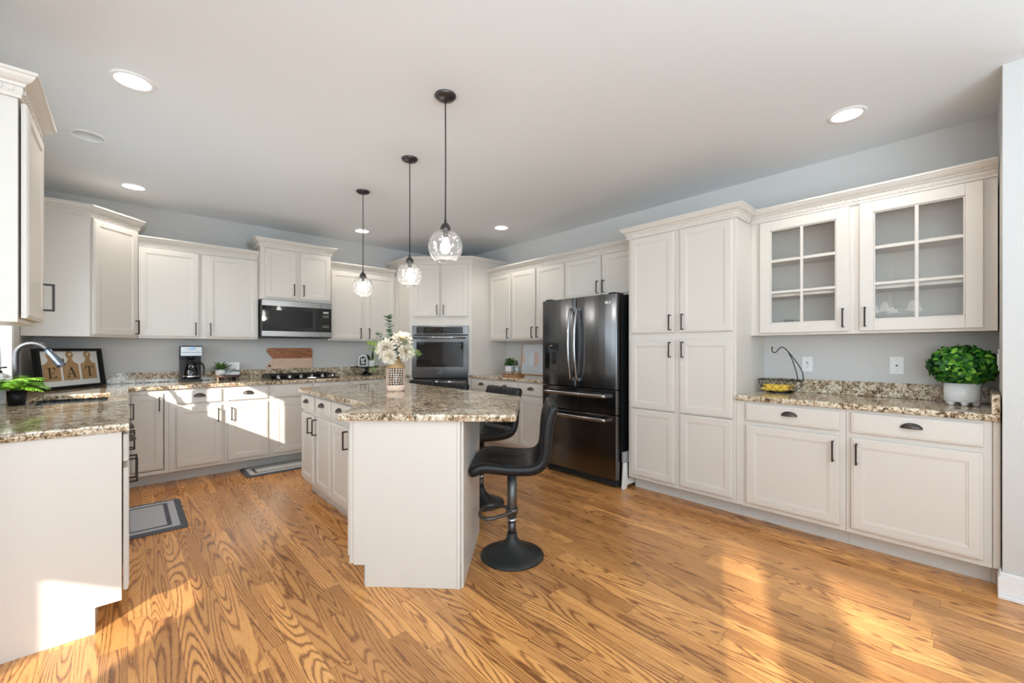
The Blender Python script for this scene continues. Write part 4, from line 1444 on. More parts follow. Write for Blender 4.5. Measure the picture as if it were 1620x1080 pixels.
# ---- outlets and switch
def plate(name, label, cat, mtx, w_=0.07, h=0.115):
    t = obj(name, MB().box(-w_ / 2, w_ / 2, -0.005, 0, -h / 2, h / 2), M['plastic'], bevel=0.002)
    t.matrix_world = mtx
    return tag(t, label, cat)


def wallm(x, y, z, a):
    return Matrix.Translation((x, y, z)) @ Matrix.Rotation(a, 4, 'Z')


o = plate('wall_outlet', 'white outlet with charging ports on the wall behind the banana basket', 'outlet', wallm(XR_WALL - 0.0005, 0.872, 1.132, -PI / 2))
fc = obj('socket_face', MB().box(-0.017, 0.017, -0.0065, -0.0052, -0.034, 0.034), M['trim'], o, bevel=0.001)
for p in ((-0.008, 0.008, 0.014, 0.019), (-0.008, 0.008, 0.003, 0.008), (-0.007, -0.004, -0.016, -0.008), (0.004, 0.007, -0.016, -0.008), (-0.002, 0.002, -0.027, -0.022)):
    obj('slot', MB().box(p[0], p[1], -0.0070, -0.0064, p[2], p[3]), M['ink'], fc)
o = plate('phone_jack', 'white wall plate with a single dark jack, left of the topiary', 'wall plate', wallm(XR_WALL - 0.0005, 0.355, 1.137, -PI / 2), 0.074, 0.12)
obj('slot', MB().prism([(-0.006, 0.004), (0.006, 0.004), (0.006, -0.002), (0.0, -0.007), (-0.006, -0.002)], 0.0051, 0.0058).move(Matrix.Rotation(PI / 2, 4, 'X')), M['ink'], o)
for z in (-0.042, 0.042):
    obj('screw', MB().lathe([(0.0, -0.0062), (0.003, -0.0062), (0.003, -0.0051)], n=10).move(Matrix.Rotation(PI / 2, 4, 'X') @ Matrix.Translation((0, z, 0)) @ Matrix.Scale(-1, 4, (0, 0, 1))), M['greyink'], o)
o = plate('light_switch', 'white switch plate on the partition wall beside the topiary, seen edge-on', 'switch', wallm(3.60, -0.0995, 1.19, PI), 0.074, 0.12)
obj('rocker', MB().box(-0.015, 0.015, -0.009, -0.0052, -0.032, 0.032), M['trim'], o, bevel=0.001)
o = plate('wall_outlet', 'white outlet on the left wall between faucet and framed sign', 'outlet', wallm(X_LEFT + 0.0005, 4.905, 1.165, PI / 2))
fc = obj('socket_face', MB().box(-0.017, 0.017, -0.0065, -0.0052, -0.034, 0.034), M['trim'], o, bevel=0.001)
for p in ((-0.007, -0.004, 0.012, 0.02), (0.004, 0.007, 0.012, 0.02), (-0.007, -0.004, -0.02, -0.012), (0.004, 0.007, -0.02, -0.012)):
    obj('slot', MB().box(p[0], p[1], -0.0070, -0.0064, p[2], p[3]), M['ink'], fc)

# ---- glassware behind the glass doors
zs = 1.3855


def tumbler(label, x, y, z=zs, r=0.03, h=0.09):
    g = obj('drinking_glass', MB().lathe([(0.0, 0.0), (r * 0.8, 0.0), (r, h), (r * 0.93, h), (r * 0.72, 0.008), (0.0, 0.008)], n=24), M['jar'], None, loc=(x, y, z))
    tag(g, label, 'glass', 'glassware in the glass-door cabinets')


tumbler('clear drinking glass behind the lower left pane of the cabinet by the pantry', 3.76, 0.955)
tumbler('clear drinking glass standing behind another glass, cabinet by the pantry', 3.82, 0.925, r=0.028, h=0.085)


def dish(label, x, y, r, h, mat):
    g = obj('glass_bowl', MB().lathe([(0.0, 0.0), (r * 0.5, 0.0), (r * 0.75, h * 0.4), (r, h), (r * 0.95, h), (r * 0.7, h * 0.45), (r * 0.45, 0.008), (0.0, 0.008)], n=32), mat, None, loc=(x, y, zs))
    tag(g, label, 'bowl', 'glassware in the glass-door cabinets')


dish('cut crystal bowl behind the lower right pane of the cabinet by the pantry', 3.75, 0.715, 0.085, 0.06, M['crystal'])
dish('low cut crystal dish at the bottom of the cabinet above the topiary', 3.72, 0.20, 0.06, 0.045, M['crystal'])
dish('wide white bowl at the bottom of the cabinet above the topiary', 3.79, 0.10, 0.08, 0.06, M['white'])

# ------------------------------------------------------------------ sink, faucet
sk = thing('kitchen_sink', 'undermount stainless steel sink in the left counter', 'sink', ((SX0 + SX1) / 2, (SY0 + SY1) / 2, 0))
hx, hy = (SX1 - SX0) / 2 + 0.012, (SY1 - SY0) / 2 + 0.012


def rrect(a, b, r, n=5):
    return fillet([(-a, -b), (a, -b), (a, b), (-a, b)], [r] * 4, n)


loops = [(hx, hy, 0.03, 0.8765), (hx - 0.004, hy - 0.004, 0.03, 0.8765), (hx - 0.010, hy - 0.010, 0.045, 0.72), (hx - 0.03, hy - 0.03, 0.05, 0.69), (0.06, 0.06, 0.05, 0.685)]
obj('basin', MB().grid([[(p[0], p[1], z) for p in rrect(a, b, r)] for a, b, r, z in loops], closed_u=True, cap1=True), M['ss'], sk, solid=0.0015)
obj('drain', MB().lathe([(0.0, 0.6875), (0.038, 0.6875), (0.042, 0.690), (0.044, 0.6865)], n=24), M['chrome'], sk)

fa = thing('kitchen_faucet', 'dark gooseneck faucet with chrome pull-down spray head at the sink', 'faucet', (-0.555, 4.34, Z))
obj('faucet_base', MB().lathe([(0.0, 0.0), (0.030, 0.0), (0.030, 0.008), (0.024, 0.016), (0.021, 0.06), (0.021, 0.12), (0.0, 0.12)], n=24), M['pewter'], fa)
neck = [(0, 0, 0.115), (0, 0, 0.20), (0.0, 0, 0.29)] + [(0.078 - 0.078 * math.cos(a), -0.02 * (1 - math.cos(a)), 0.297 + 0.078 * math.sin(a)) for a in [2.72 * k / 12 for k in range(1, 13)]]
obj('neck', MB().tube(neck, 0.0145, 16), M['pewter'], fa)
e = Vector(neck[-1]); dv = (Vector(neck[-1]) - Vector(neck[-2])).normalized()
sh = MB().tube([e - dv * 0.004, e + dv * 0.035, e + dv * 0.07, e + dv * 0.118, e + dv * 0.135], [0.016, 0.018, 0.0215, 0.0245, 0.0245], 22)
spr = obj('spray_head', sh, M['bluechrome'], fa)
obj('spray_button', MB().ball(e + dv * 0.10 + Vector((-dv.z, 0, dv.x)) * 0.021, (0.009, 0.009, 0.018), 12, 8), M['ink'], spr)
obj('lever', MB().tube([(0, -0.02, 0.075), (0, -0.05, 0.085), (0.0, -0.10, 0.10)], [0.008, 0.006, 0.007], 10), M['pewter'], fa)

sd = thing('soap_bottle', 'white bottle standing behind the fern at the window', 'bottle', (-0.575, 3.985, Z))
obj('bottle_body', MB().lathe([(0.0, 0.0), (0.024, 0.0), (0.026, 0.005), (0.026, 0.15), (0.014, 0.17), (0.011, 0.19), (0.0, 0.19)], n=24), M['white'], sd)
obj('pump', MB().lathe([(0.0, 0.1905), (0.012, 0.1905), (0.012, 0.203), (0.004, 0.205), (0.004, 0.222), (0.0, 0.222)], n=14).tube([(0, 0, 0.222), (0.03, -0.012, 0.224)], 0.005, 8), M['black'], sd)

# ---- fern in a dark pot
fe = thing('potted_fern', 'bright green fern in small black pot beside the sink', 'plant', (-0.49, 3.86, Z))
obj('pot', MB().lathe([(0.0, 0.0), (0.036, 0.0), (0.043, 0.085), (0.039, 0.085), (0.034, 0.02), (0.0, 0.02)], n=28), M['black'], fe)
obj('soil', MB().lathe([(0.0005, 0.076), (0.037, 0.076)], n=18), M['soil'], fe)
mb = MB()
for k in range(44):
    a = rng.uniform(0, 2 * PI)
    Lf = rng.uniform(0.08, 0.15) * (0.6 if math.cos(a) < -0.2 else 1.0)
    lift = rng.uniform(0.3, 1.25)
    P = []
    for i in range(13):
        u = i / 12
        rr = 0.015 + Lf * u
        P.append(Vector((rr * math.cos(a + 0.2 * u), rr * math.sin(a + 0.2 * u), 0.078 + Lf * (lift * u - (0.55 + 0.25 * lift) * u * u) + 0.035 * math.sin(min(u * 3, 1) * PI / 2))))
    for i in range(1, 13):
        tg = (P[i] - P[i - 1]).normalized()
        side = tg.cross(Vector((0, 0, 1))).normalized()
        lw = 0.046 * math.sin(PI * (0.12 + 0.86 * i / 12.5))
        for s in (-1, 1):
            for h in (0, 0.5):
                leaf(mb, P[i] - (P[i] - P[i - 1]) * h, (side * s + tg * 0.55), (0, 0, 1), lw * rng.uniform(0.8, 1.1), 0.0065, 0.25, 3)
obj('fronds', mb, M['fern'], fe, recalc=False)

# ---- framed EAT sign leaning in the corner
SW, SH = 0.62, 0.338
sa = math.atan2(5.44 - 4.935, -0.155 + 0.50)
sg = thing('framed_sign', 'black shadow-box frame with three little boards lettered E A T', 'framed sign', (-0.497, 4.945, Z + 0.0055), sa)
LEAN = Matrix.Rotation(R(-7), 4, 'X')


def lean(mb):
    return mb.move(LEAN)


fm = MB()
fw, fd = 0.022, 0.042
fm.box(0, fw, 0, fd, 0, SH).box(SW - fw, SW, 0, fd, 0, SH).box(fw, SW - fw, 0, fd, 0, fw).box(fw, SW - fw, 0, fd, SH - fw, SH)
obj('frame', lean(fm), M['black'], sg)
obj('backing', lean(MB().box(fw, SW - fw, fd - 0.012, fd - 0.004, fw, SH - fw)), M['paper'], sg)


def glyph(ch_):
    """serif capitals as outline polygons in a 1-high box"""
    g = []

    def rect(x0, x1, y0, y1):
        g.append([(x0, y0), (x1, y0), (x1, y1), (x0, y1)])
    if ch_ == 'E':
        rect(0.16, 0.30, 0, 1); rect(0.04, 0.42, 0, 0.05); rect(0.04, 0.42, 0.95, 1)
        rect(0.30, 0.78, 0.0, 0.05); rect(0.30, 0.74, 0.95, 1.0); rect(0.30, 0.58, 0.49, 0.54)
        g.append([(0.66, 0.04), (0.78, 0.0), (0.82, 0.27), (0.79, 0.27)]); g.append([(0.62, 0.96), (0.72, 0.72), (0.75, 0.72), (0.75, 1.0)])
        rect(0.55, 0.585, 0.38, 0.66)
    elif ch_ == 'A':
        g.append([(0.10, 0.0), (0.16, 0.0), (0.475, 0.94), (0.44, 1.0)])
        g.append([(0.44, 1.0), (0.42, 0.86), (0.70, 0.0), (0.86, 0.0), (0.51, 1.0)])
        rect(0.26, 0.66, 0.32, 0.37); rect(-0.02, 0.30, 0, 0.05); rect(0.60, 0.98, 0, 0.05)
    else:
        rect(0.41, 0.55, 0, 1); rect(0.28, 0.68, 0, 0.05); rect(0.04, 0.92, 0.95, 1)
        g.append([(0.04, 0.97), (0.04, 0.70), (0.07, 0.70), (0.16, 0.96)]); g.append([(0.80, 0.96), (0.89, 0.70), (0.92, 0.70), (0.92, 0.97)])
    return g


for k, ch_ in enumerate('EAT'):
    cx = SW * (0.215, 0.50, 0.785)[k]
    out = [(cx - 0.073, 0.070), (cx + 0.073, 0.070), (cx + 0.073, 0.205)]
    out += [(cx + 0.040, 0.216), (cx + 0.020, 0.238), (cx + 0.017, 0.258)]
    out += arc(cx, 0.284, 0.032, R(-50), R(230), 16)
    out += [(cx - 0.017, 0.258), (cx - 0.020, 0.238), (cx - 0.040, 0.216), (cx - 0.073, 0.205)]

    def plate3(poly, y0, y1):
        m_ = MB().prism(poly, -y1, -y0)
        for i, p in enumerate(m_.v):
            m_.v[i] = Vector((p.x, -p.z, p.y))
        return lean(m_)
    bo = obj('little_board', plate3(out, fd - 0.020, fd - 0.0125), M['tanwood'], sg)
    obj('hang_hole', plate3(arc(cx, 0.290, 0.010, 0, 2 * PI * 15 / 16, 15), fd - 0.0208, fd - 0.0202), M['paper'], bo)
    lm = MB()
    for poly in glyph(ch_):
        q = plate3([(cx - 0.048 + 0.098 * a, 0.092 + 0.088 * b) for a, b in poly], fd - 0.0212, fd - 0.0203)
        lm.add(q.v, q.f)
    obj('letter', lm, M['ink'], bo)

# ------------------------------------------------------------------ on the back counter
cm = thing('coffee_maker', 'stainless and black drip coffee maker with glass carafe on the back counter', 'coffee maker', (0.482, 5.385, Z))
CW = 0.088
obj('housing', MB().box(-CW, CW, 0.10, 0.185, 0, 0.368).box(-CW, CW, -0.012, 0.0995, 0.285, 0.368).box(-CW, CW, -0.012, 0.0995, 0.0, 0.028), M['black'], cm, bevel=0.006)
hd_ = obj('control_head', MB().box(-CW - 0.001, CW + 0.001, -0.017, 0.03, 0.263, 0.362), M['ssd'], cm, bevel=0.005)
obj('seam', MB().box(-CW - 0.0005, CW + 0.0005, -0.0176, -0.0168, 0.298, 0.301), M['void'], hd_)
obj('control_plate', MB().box(-0.052, 0.06, -0.0186, -0.0172, 0.312, 0.352), M['plastic'], hd_, bevel=0.0005)
obj('display', MB().box(-0.022, 0.030, -0.0200, -0.0188, 0.329, 0.348), M['lcd'], hd_)
obj('filter_cone', MB().lathe([(0.0, 0.225), (0.025, 0.225), (0.045, 0.284), (0.0, 0.284)], (0, 0.045, 0), 20), M['black'], cm)
obj('hot_plate', MB().lathe([(0.0, 0.0285), (0.07, 0.0285), (0.072, 0.033), (0.0, 0.034)], (0, 0.042, 0), 28), M['black'], cm)
ca = thing('glass_carafe', 'glass coffee carafe with black handle inside the coffee maker', 'carafe', (0.482, 5.427, Z + 0.035))
obj('carafe_glass', MB().lathe([(0.0, 0.0), (0.062, 0.0), (0.069, 0.012), (0.070, 0.045), (0.058, 0.10), (0.044, 0.135), (0.047, 0.150), (0.045, 0.150), (0.042, 0.135), (0.056, 0.10), (0.067, 0.045), (0.066, 0.014), (0.06, 0.004), (0, 0.004)], n=36), M['smoke'], ca)
obj('metal_band', MB().lathe([(0.0712, 0.018), (0.0712, 0.030), (0.0705, 0.030), (0.0705, 0.018), (0.0712, 0.018)], n=36), M['chrome'], ca)
obj('lid', MB().lathe([(0.0, 0.1505), (0.047, 0.1505), (0.046, 0.165), (0.02, 0.172), (0.0, 0.172)], n=28), M['black'], ca)
obj('carafe_handle', MB().tube(spline([(0.045, 0.0, 0.150), (0.080, -0.01, 0.156), (0.103, -0.014, 0.12), (0.104, -0.014, 0.07), (0.095, -0.012, 0.03)], 6), 0.008, 10), M['black'], ca)

ri = thing('riser_stand', 'small round wooden riser on short legs next to the coffee maker', 'stand', (0.800, 5.455, Z))
obj('round_top', MB().lathe([(0.0, 0.034), (0.118, 0.034), (0.122, 0.038), (0.122, 0.050), (0.118, 0.054), (0.0, 0.054)], n=44), M['darkwood'], ri)
for k in range(4):
    a = PI / 4 + k * PI / 2
    obj('leg', MB().lathe([(0.0, 0.0), (0.009, 0.0), (0.012, 0.012), (0.008, 0.02), (0.013, 0.0338), (0, 0.0338)], (0.085 * math.cos(a), 0.085 * math.sin(a), 0), 14), M['black'], ri)
ZR = Z + 0.0545
small_plant('potted_plant', 'spiky green plant in round white pot on the riser', 'plant', (0.735, 5.43, ZR),
            [(0.0, 0.0), (0.030, 0.0), (0.046, 0.018), (0.050, 0.038), (0.045, 0.062), (0.041, 0.062), (0.044, 0.04), (0.0, 0.03)], M['white'], M['herb'], 110, 0.105, 0.017, 1.1, rng)
cs_ = thing('coffee_sign', 'small white block sign lettered Coffee on the riser', 'sign', (0.845, 5.475, ZR), R(-14))
obj('block', MB().box(-0.068, 0.068, -0.008, 0.008, 0, 0.136), M['paper'], cs_, bevel=0.001)
tx = text_mb('Coffee', 0.047, 0.0010, 0.28).move(Matrix.Translation((0.002, -0.0088, 0.046)) @ Matrix.Rotation(PI / 2, 4, 'X'))
obj('lettering', tx, M['ink'], cs_)
cup_ = MB().lathe([(0.0, 0.0), (0.012, 0.0), (0.016, 0.022), (0.0, 0.022)], n=20)
cu = MB().box(0.012, 0.046, -0.0088, -0.0082, 0.080, 0.104).box(0.046, 0.053, -0.0088, -0.0082, 0.086, 0.099).box(0.008, 0.05, -0.0088, -0.0082, 0.074, 0.078)
obj('cup_print', cu, M['pale'], cs_)
ln = MB()
for z, x0, x1 in ((0.112, -0.05, -0.01), (0.098, -0.052, -0.018), (0.084, -0.046, -0.006)):
    ln.box(x0, x1, -0.0088, -0.0082, z, z + 0.004)
obj('small_print', ln, M['greyink'], cs_)

# ---- cutting board on the backsplash ledge
cbd = thing('cutting_board', 'two-tone walnut and maple cutting board leaning on the wall behind the cooktop', 'cutting board', (1.205, 5.588, 1.0168))
CBW, CBH = 0.505, 0.246


def board_part(poly, y0=0.0, y1=0.018):
    m_ = MB().prism(poly, -y1, -y0)
    for i, p in enumerate(m_.v):
        m_.v[i] = Vector((p.x, -p.z, p.y))
    return m_


up = [(0.060, 0.122), (CBW, 0.122), (CBW, CBH - 0.03)] + arc(CBW - 0.03, CBH - 0.03, 0.03, 0, PI / 2, 6)[1:] + [(0.035, CBH)] + arc(0.035, CBH - 0.035, 0.035, PI / 2, PI * 1.05, 6)[1:] + [(0.015, CBH - 0.062), (0.042, 0.150), (0.055, 0.135)]
lo = [(0.012, 0.0), (CBW - 0.012, 0.0), (CBW, 0.012), (CBW, 0.1215), (0.060, 0.1215), (0.060, 0.105), (0.045, 0.080), (0.015, 0.058), (0.002, 0.04), (0.0, 0.02)]
obj('walnut_half', board_part(up), M['walnut'], cbd, bevel=0.002)
obj('maple_half', board_part(lo), M['maple'], cbd, bevel=0.002)
obj('hang_hole', board_part(arc(0.03, 0.034, 0.0125, 0, 2 * PI * 17 / 18, 17), -0.0012, -0.0003), M['void'], cbd)

# ---- cake stand with small sign and pot
cst = thing('cake_stand', 'dark glass pedestal cake stand on the back counter right of the cooktop', 'cake stand', (2.325, 5.385, Z))
obj('plate', MB().lathe([(0.0, 0.094), (0.15, 0.096), (0.165, 0.110), (0.163, 0.112), (0.148, 0.100), (0.0, 0.100)], n=48), M['gloss'], cst)
obj('pedestal', MB().lathe([(0.0, 0.0), (0.080, 0.0), (0.080, 0.006), (0.050, 0.022), (0.024, 0.042), (0.018, 0.062), (0.030, 0.086), (0.036, 0.0935), (0.0, 0.0935)], n=36), M['gloss'], cst)
ZP = Z + 0.1008
FACE = -YAW * 0.5
asn = thing('arch_sign', 'little arched white sign with dark print on the cake stand', 'sign', (2.270, 5.375, ZP), R(-22))
ap = [(-0.055, 0.0), (0.055, 0.0), (0.055, 0.10)] + arc(0, 0.10, 0.055, 0, PI, 14)[1:]
m_ = board_part(ap, -0.006, 0.006)
obj('plaque', m_, M['paper'], asn, bevel=0.001)
ap2 = [(-0.042, 0.018), (0.042, 0.018), (0.042, 0.098)] + arc(0, 0.098, 0.042, 0, PI, 14)[1:]
obj('dark_field', board_part(ap2, -0.0075, -0.0062), M['ink'], asn)
pm = MB()
for x0, x1, z0, z1 in ((-0.026, -0.004, 0.098, 0.112), (0.002, 0.026, 0.098, 0.112), (-0.026, 0.012, 0.078, 0.090), (-0.022, 0.026, 0.048, 0.064), (-0.034, 0.034, 0.028, 0.031)):
    pm.box(x0, x1, -0.0086, -0.0077, z0, z1)
obj('print', pm, M['paper'], asn)
sn = thing('potted_plant', 'dark snake plant in square white pot on the cake stand', 'plant', (2.385, 5.385, ZP))
obj('pot', MB().grid([[(p[0] * k, p[1] * k, z) for p in rrect(0.036, 0.036, 0.008)] for k, z in ((0.86, 0.0), (0.9, 0.0), (1.04, 0.088), (0.96, 0.088), (0.84, 0.05))], closed_u=True, smooth=False, cap0=True, cap1=True), M['white'], sn)
mb = MB()
for a, e, L in ((0.3, 1.45, 0.235), (2.6, 1.2, 0.13), (3.4, 1.3, 0.12), (5.0, 1.25, 0.14), (1.2, 1.3, 0.15), (4.2, 1.4, 0.10)):
    d = Vector((math.cos(a) * math.cos(e), math.sin(a) * math.cos(e), math.sin(e)))
    leaf(mb, Vector((0.012 * math.cos(a), 0.012 * math.sin(a), 0.052)), d, Vector((-math.sin(a), math.cos(a), 0.2)), L, 0.024, 0.05, 6, fold=0.3)
obj('leaves', mb, M['darkleaf'], sn, recalc=False)

# ------------------------------------------------------------------ on the short counter before the refrigerator
TX, TY = 3.49, 3.80
tr = thing('wooden_tray', 'round wooden tray with plant and glass jar on the far right counter', 'tray', (TX, TY, Z))
obj('tray_base', MB().lathe([(0.0, 0.0), (0.135, 0.0), (0.138, 0.004), (0.138, 0.022), (0.131, 0.022), (0.129, 0.010), (0.0, 0.010)], n=48), M['traywood'], tr)
ZT = Z + 0.0105
pp = thing('potted_plant', 'bushy green plant in square white pot on the wooden tray', 'plant', (TX + 0.0, TY + 0.045, ZT))
obj('plant_stand', MB().box(-0.036, -0.028, -0.036, -0.028, 0, 0.05).box(0.028, 0.036, -0.036, -0.028, 0, 0.05).box(-0.036, -0.028, 0.028, 0.036, 0, 0.05).box(0.028, 0.036, 0.028, 0.036, 0, 0.05).box(-0.036, 0.036, -0.034, 0.034, 0.04, 0.05), M['maple'], pp)
obj('pot', MB().box(-0.048, 0.048, -0.048, 0.048, 0.0505, 0.122), M['white'], pp, bevel=0.004)
mb = MB()
for k in range(220):
    d = rnd_dir(rng, -0.1)
    p = Vector((d.x * 0.066, d.y * 0.066, 0.150 + d.z * 0.05)) * 1.0
    leaf(mb, p * rng.uniform(0.86, 1.0), (d + rnd_dir(rng) * 0.5), (0, 0, 1), 0.032, 0.016, 0.3, 3)
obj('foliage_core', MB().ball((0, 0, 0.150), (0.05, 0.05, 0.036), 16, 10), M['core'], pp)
obj('leaves', mb, M['herb'], pp, recalc=False)
gj = thing('glass_jar', 'clear glass jar with dark bead finial on the wooden tray', 'jar', (TX - 0.005, TY - 0.068, ZT))
obj('jar_glass', MB().lathe([(0.0, 0.0), (0.05, 0.0), (0.054, 0.006), (0.054, 0.105), (0.048, 0.115), (0.046, 0.115), (0.051, 0.104), (0.051, 0.008), (0.0, 0.006)], n=32), M['jar'], gj)
obj('jar_lid', MB().lathe([(0.0, 0.1155), (0.05, 0.1155), (0.05, 0.122), (0.02, 0.130), (0.0, 0.131)], n=28), M['jar'], gj)
obj('finial', MB().ball((0, 0, 0.148), (0.018, 0.018, 0.017), 14, 10).ball((0, 0, 0.176), 0.012, 12, 8), M['pewter'], gj)
obj('contents', MB().lathe([(0.0, 0.008), (0.048, 0.008), (0.049, 0.04), (0.03, 0.05), (0.0, 0.052)], n=24), M['tanwood'], gj)

ar = thing('framed_print', 'framed abstract print of pale and blush half circles leaning on the wall', 'picture', (3.872, 4.075, Z + 0.0016), -PI / 2)
AW, AH = 0.56, 0.408
la = Matrix.Rotation(R(-4), 4, 'X')
f_ = 0.010
fm = MB().box(0, f_, 0, 0.02, 0, AH).box(AW - f_, AW, 0, 0.02, 0, AH).box(f_, AW - f_, 0, 0.02, 0, f_).box(f_, AW - f_, 0, 0.02, AH - f_, AH)
obj('frame', fm.move(la), M['framewood'], ar)
cv = obj('canvas', MB().box(f_, AW - f_, 0.008, 0.014, f_, AH - f_).move(la), M['canvas'], ar)


def art(poly, mat):
    obj('printed_shape', board_part(poly, 0.0065, 0.0078).move(la), mat, cv)


art([(f_ + 0.0, 0.125)] + arc(f_ - 0.02, 0.205, 0.085, R(-72), R(72), 16) + [(f_, 0.287)], M['pink'])
art(arc(0.235, 0.205, 0.10, PI / 2, PI * 1.5, 18), M['pale'])
art(arc(0.237, 0.205, 0.10, -PI / 2, PI / 2, 18), M['pink'])
art([(AW - f_, 0.125)] + [(AW - f_, 0.287)] + arc(AW - f_ + 0.02, 0.205, 0.085, R(108), R(252), 16), M['pale'])

# ------------------------------------------------------------------ vase of flowers on the island
VX, VY = 1.60, 3.145
vs = thing('woven_vase', 'tan bottle vase in open cream wicker with flowers on the island', 'vase', (VX, VY, Z))
prof = [(0.062, 0.0), (0.068, 0.004), (0.071, 0.05), (0.071, 0.17), (0.068, 0.195), (0.055, 0.218), (0.040, 0.230), (0.036, 0.245), (0.038, 0.262)]
obj('bottom_band', MB().lathe([(0.0, 0.0)] + [(0.066, 0.0), (0.072, 0.004), (0.073, 0.048), (0.069, 0.048), (0.066, 0.006), (0.0, 0.006)], n=40), M['wicker'], vs)
obj('shoulder', MB().lathe([(0.073, 0.182), (0.0725, 0.198), (0.066, 0.212), (0.052, 0.226), (0.040, 0.236), (0.037, 0.250), (0.039, 0.266), (0.035, 0.266), (0.033, 0.250), (0.036, 0.236), (0.05, 0.222), (0.064, 0.206), (0.069, 0.196), (0.069, 0.182)], n=40), M['tanwood'], vs)
obj('inner_glass', MB().lathe([(0.0, 0.008), (0.055, 0.008), (0.058, 0.03), (0.058, 0.17), (0.052, 0.19), (0.03, 0.215), (0.03, 0.25)], n=32), M['smoke'], vs)
wk = MB()
for k in range(22):
    a = 2 * PI * k / 22
    wk.tube([(0.0715 * math.cos(a + 0.05 * math.sin(j * 2.0 + k)), 0.0715 * math.sin(a + 0.05 * math.sin(j * 2.0 + k)), 0.045 + 0.14 * j / 6) for j in range(7)], 0.0026, 5)
for j in range(7):
    z = 0.064 + 0.018 * j
    for dz in (0,):
        wk.tube([((0.0715 + 0.003 * (1 if (i + j) % 2 else -1)) * math.cos(2 * PI * i / 44), (0.0715 + 0.003 * (1 if (i + j) % 2 else -1)) * math.sin(2 * PI * i / 44), z + dz) for i in range(44)], 0.0026, 5, closed=True)
obj('wicker_lattice', wk, M['wicker'], vs)

RV, FV = Vector((math.cos(YAW), -math.sin(YAW), 0)), Vector((math.sin(YAW), math.cos(YAW), 0))     # along and across the island's view


def at(px, pz, dep=0.0):
    """point of the bouquet: px metres to the right of the vase, pz above its foot, dep behind it"""
    return RV * px + FV * dep + Vector((0, 0, pz))


def bloom(label, c, axis, r, n_layers=5, flat=0.5):
    t = thing('dahlia_flower', label, 'flower', Vector((VX, VY, Z)) + c, 0, 'cream flowers in the vase')
    axis = Vector(axis).normalized()
    a1 = axis.orthogonal().normalized()
    a2 = axis.cross(a1)
    mb_ = MB()
    for L in range(n_layers):
        npet = 15 - L * 2
        el = 0.05 + L * 0.26
        for k in range(npet):
            a = 2 * PI * (k + 0.5 * (L % 2)) / npet + rng.uniform(-0.1, 0.1)
            d = (a1 * math.cos(a) + a2 * math.sin(a)) * math.cos(el) + axis * math.sin(el) * 0.9
            leaf(mb_, axis * (0.004 * L), d, axis, r * (1 - 0.11 * L) * rng.uniform(0.88, 1.08), r * 0.36, -0.12 + rng.uniform(-0.05, 0.15), 5, fold=0.35)
    obj('petals', mb_, M['petal'], t, recalc=False)
    obj('flower_centre', MB().ball(axis * 0.02, r * 0.16, 12, 8), M['pollen'], t)
    root = Vector((0, 0, 0.255)) - c
    obj('flower_stem', MB().tube(spline([Vector((0, 0, -0.004)) - axis * 0.004, root * 0.5 - axis * 0.02, root], 5), 0.0035, 6), M['euc'], t)


CAMD = -FV
bloom('large cream dahlia at the front left of the vase', at(-0.062, 0.335, -0.05), CAMD + RV * -0.25 + Vector((0, 0, 0.25)), 0.098, 6)
bloom('cream dahlia drooping over the front of the vase neck', at(-0.025, 0.278, -0.085), CAMD + Vector((0, 0, -0.15)), 0.072)
bloom('cream lily-like dahlia at the top right of the bouquet', at(0.055, 0.405, -0.01), CAMD * 0.6 + RV * 0.2 + Vector((0, 0, 0.75)), 0.095, 4)
bloom('cream dahlia at the right side of the bouquet', at(0.085, 0.315, -0.03), CAMD * 0.8 + RV * 0.75 + Vector((0, 0, 0.05)), 0.085, 5)
bloom('small cream dahlia half hidden at the back left of the bouquet', at(-0.115, 0.372, 0.03), CAMD * 0.4 - RV * 0.7 + Vector((0, 0, 0.4)), 0.055, 4)


def spray(name, label, pts, leaf_mat, L, W, n, droop, pair=True, group=None):
    t = thing(name, label, 'foliage spray', (VX, VY, Z), 0, group)
    P = spline(pts, 8)
    obj('stalk', MB().tube(P, [0.0028 - 0.0018 * i / (len(P) - 1) for i in range(len(P))], 6), M['euc'], t)
    mb_ = MB()
    N = len(P) - 1
    for k in range(n):
        u = 0.28 + 0.72 * k / (n - 1)
        i = min(N - 1, int(u * N))
        tg = (P[i + 1] - P[i]).normalized()
        s0 = tg.cross(FV + Vector((0, 0, 0.35)) if pair else Vector((0.3, 0.2, 1))).normalized()
        if not pair:
            s0 = Matrix.Rotation(k * 2.4, 3, tg) @ s0
        for s in (-1, 1):
            sc = (1.1 - 0.55 * u)
            leaf(mb_, P[i], s0 * s + tg * 0.45 + Vector((0, 0, -droop)), tg + Vector((0, 0, 0.6)), L * sc * rng.uniform(0.85, 1.1), W * sc, 0.2, 4)
    obj('leaflets', mb_, leaf_mat, t, recalc=False)


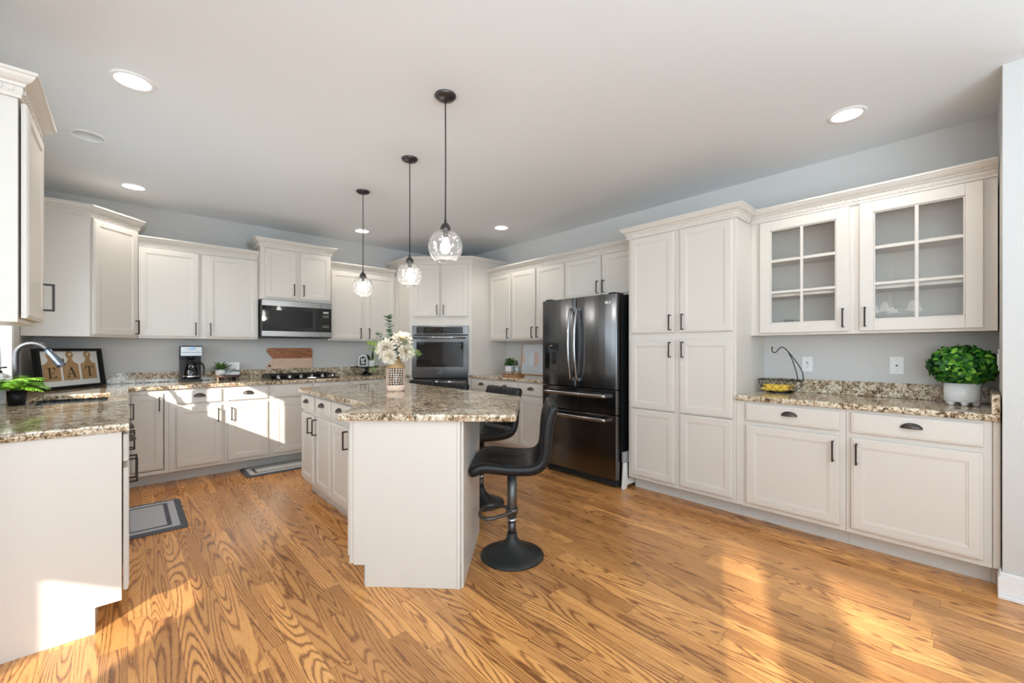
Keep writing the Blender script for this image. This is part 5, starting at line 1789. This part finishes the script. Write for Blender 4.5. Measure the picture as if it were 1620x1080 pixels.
V0 = Vector((0, 0, 0.25))
spray('eucalyptus_stem', 'tall eucalyptus stem rising at the left of the bouquet', [V0, at(-0.035, 0.36, 0.02), at(-0.055, 0.47, 0.01), at(-0.05, 0.56, 0.0), at(-0.062, 0.605, 0.0)], M['euc'], 0.074, 0.060, 17, 0.0, False)
spray('eucalyptus_stem', 'shorter eucalyptus stem leaning left behind the dahlias', [V0, at(-0.06, 0.34, 0.04), at(-0.13, 0.43, 0.03), at(-0.165, 0.47, 0.02)], M['euc'], 0.062, 0.048, 12, 0.0, False)
spray('eucalyptus_stem', 'leafy eucalyptus stem between the tall stem and the top right dahlia', [V0, at(-0.02, 0.35, 0.05), at(-0.045, 0.42, 0.05), at(-0.06, 0.475, 0.04)], M['euc'], 0.066, 0.052, 12, 0.0, False)
spray('fern_frond', 'lime green frond arching out to the left of the vase', [V0, at(-0.08, 0.32, -0.02), at(-0.15, 0.355, -0.04), at(-0.215, 0.375, -0.05)], M['lime'], 0.080, 0.016, 17, 0.3)
spray('fern_frond', 'lime green frond hanging down at the left of the vase', [V0, at(-0.07, 0.31, -0.05), at(-0.125, 0.28, -0.07), at(-0.155, 0.20, -0.08), at(-0.16, 0.155, -0.08)], M['lime'], 0.074, 0.017, 16, 0.25)
spray('fern_frond', 'lime green frond pointing to the right of the vase', [V0, at(0.07, 0.30, -0.04), at(0.13, 0.325, -0.05), at(0.20, 0.275, -0.05)], M['lime'], 0.080, 0.016, 15, 0.15)
spray('eucalyptus_stem', 'dark green leafy sprig between the dahlias at the right', [V0, at(0.03, 0.33, -0.02), at(0.075, 0.375, -0.06), at(0.115, 0.40, -0.07)], M['herb'], 0.04, 0.022, 9, 0.0, False)


# ------------------------------------------------------------------ floor mats
def floor_mat(label, x0, x1, y0, y1, inner, outer):
    t = thing('floor_mat', label, 'mat', ((x0 + x1) / 2, (y0 + y1) / 2, 0), 0, 'cushioned kitchen mats')
    a, b = (x1 - x0) / 2, (y1 - y0) / 2
    pad = [rrect(a - k, b - k, 0.03) for k in (0, 0, 0.006)]
    zz = (0.0005, 0.008, 0.013)
    obj('pad', MB().grid([[(p[0], p[1], z) for p in q] for q, z in zip(pad, zz)], closed_u=True, smooth=False, cap0=True, cap1=True), outer, t)

    def ring(k0, k1, z, mat, nm):
        m_ = MB()
        A, B = a - k0, b - k0
        C_, D_ = a - k1, b - k1
        m_.box(-A, A, -B, -D_, 0.0131, z).box(-A, A, D_, B, 0.0131, z).box(-A, -C_, -D_, D_, 0.0131, z).box(C_, A, -D_, D_, 0.0131, z)
        obj(nm, m_, mat, t)
    ring(0.042, 0.085, 0.0142, inner, 'light_border')
    ring(0.085, 0.112, 0.0142, M['matdk'], 'dark_border')
    obj('centre_field', MB().box(-a + 0.112, a - 0.112, -b + 0.112, b - 0.112, 0.0131, 0.0142), inner, t)


floor_mat('grey bordered floor mat in front of the sink', -0.10, 0.318, 3.72, 4.46, M['matlt'], M['matdk'])
floor_mat('pale bordered floor mat in front of the cooktop behind the island', 0.85, 1.62, 4.73, 5.11, M['matcr'], M['matdk'])
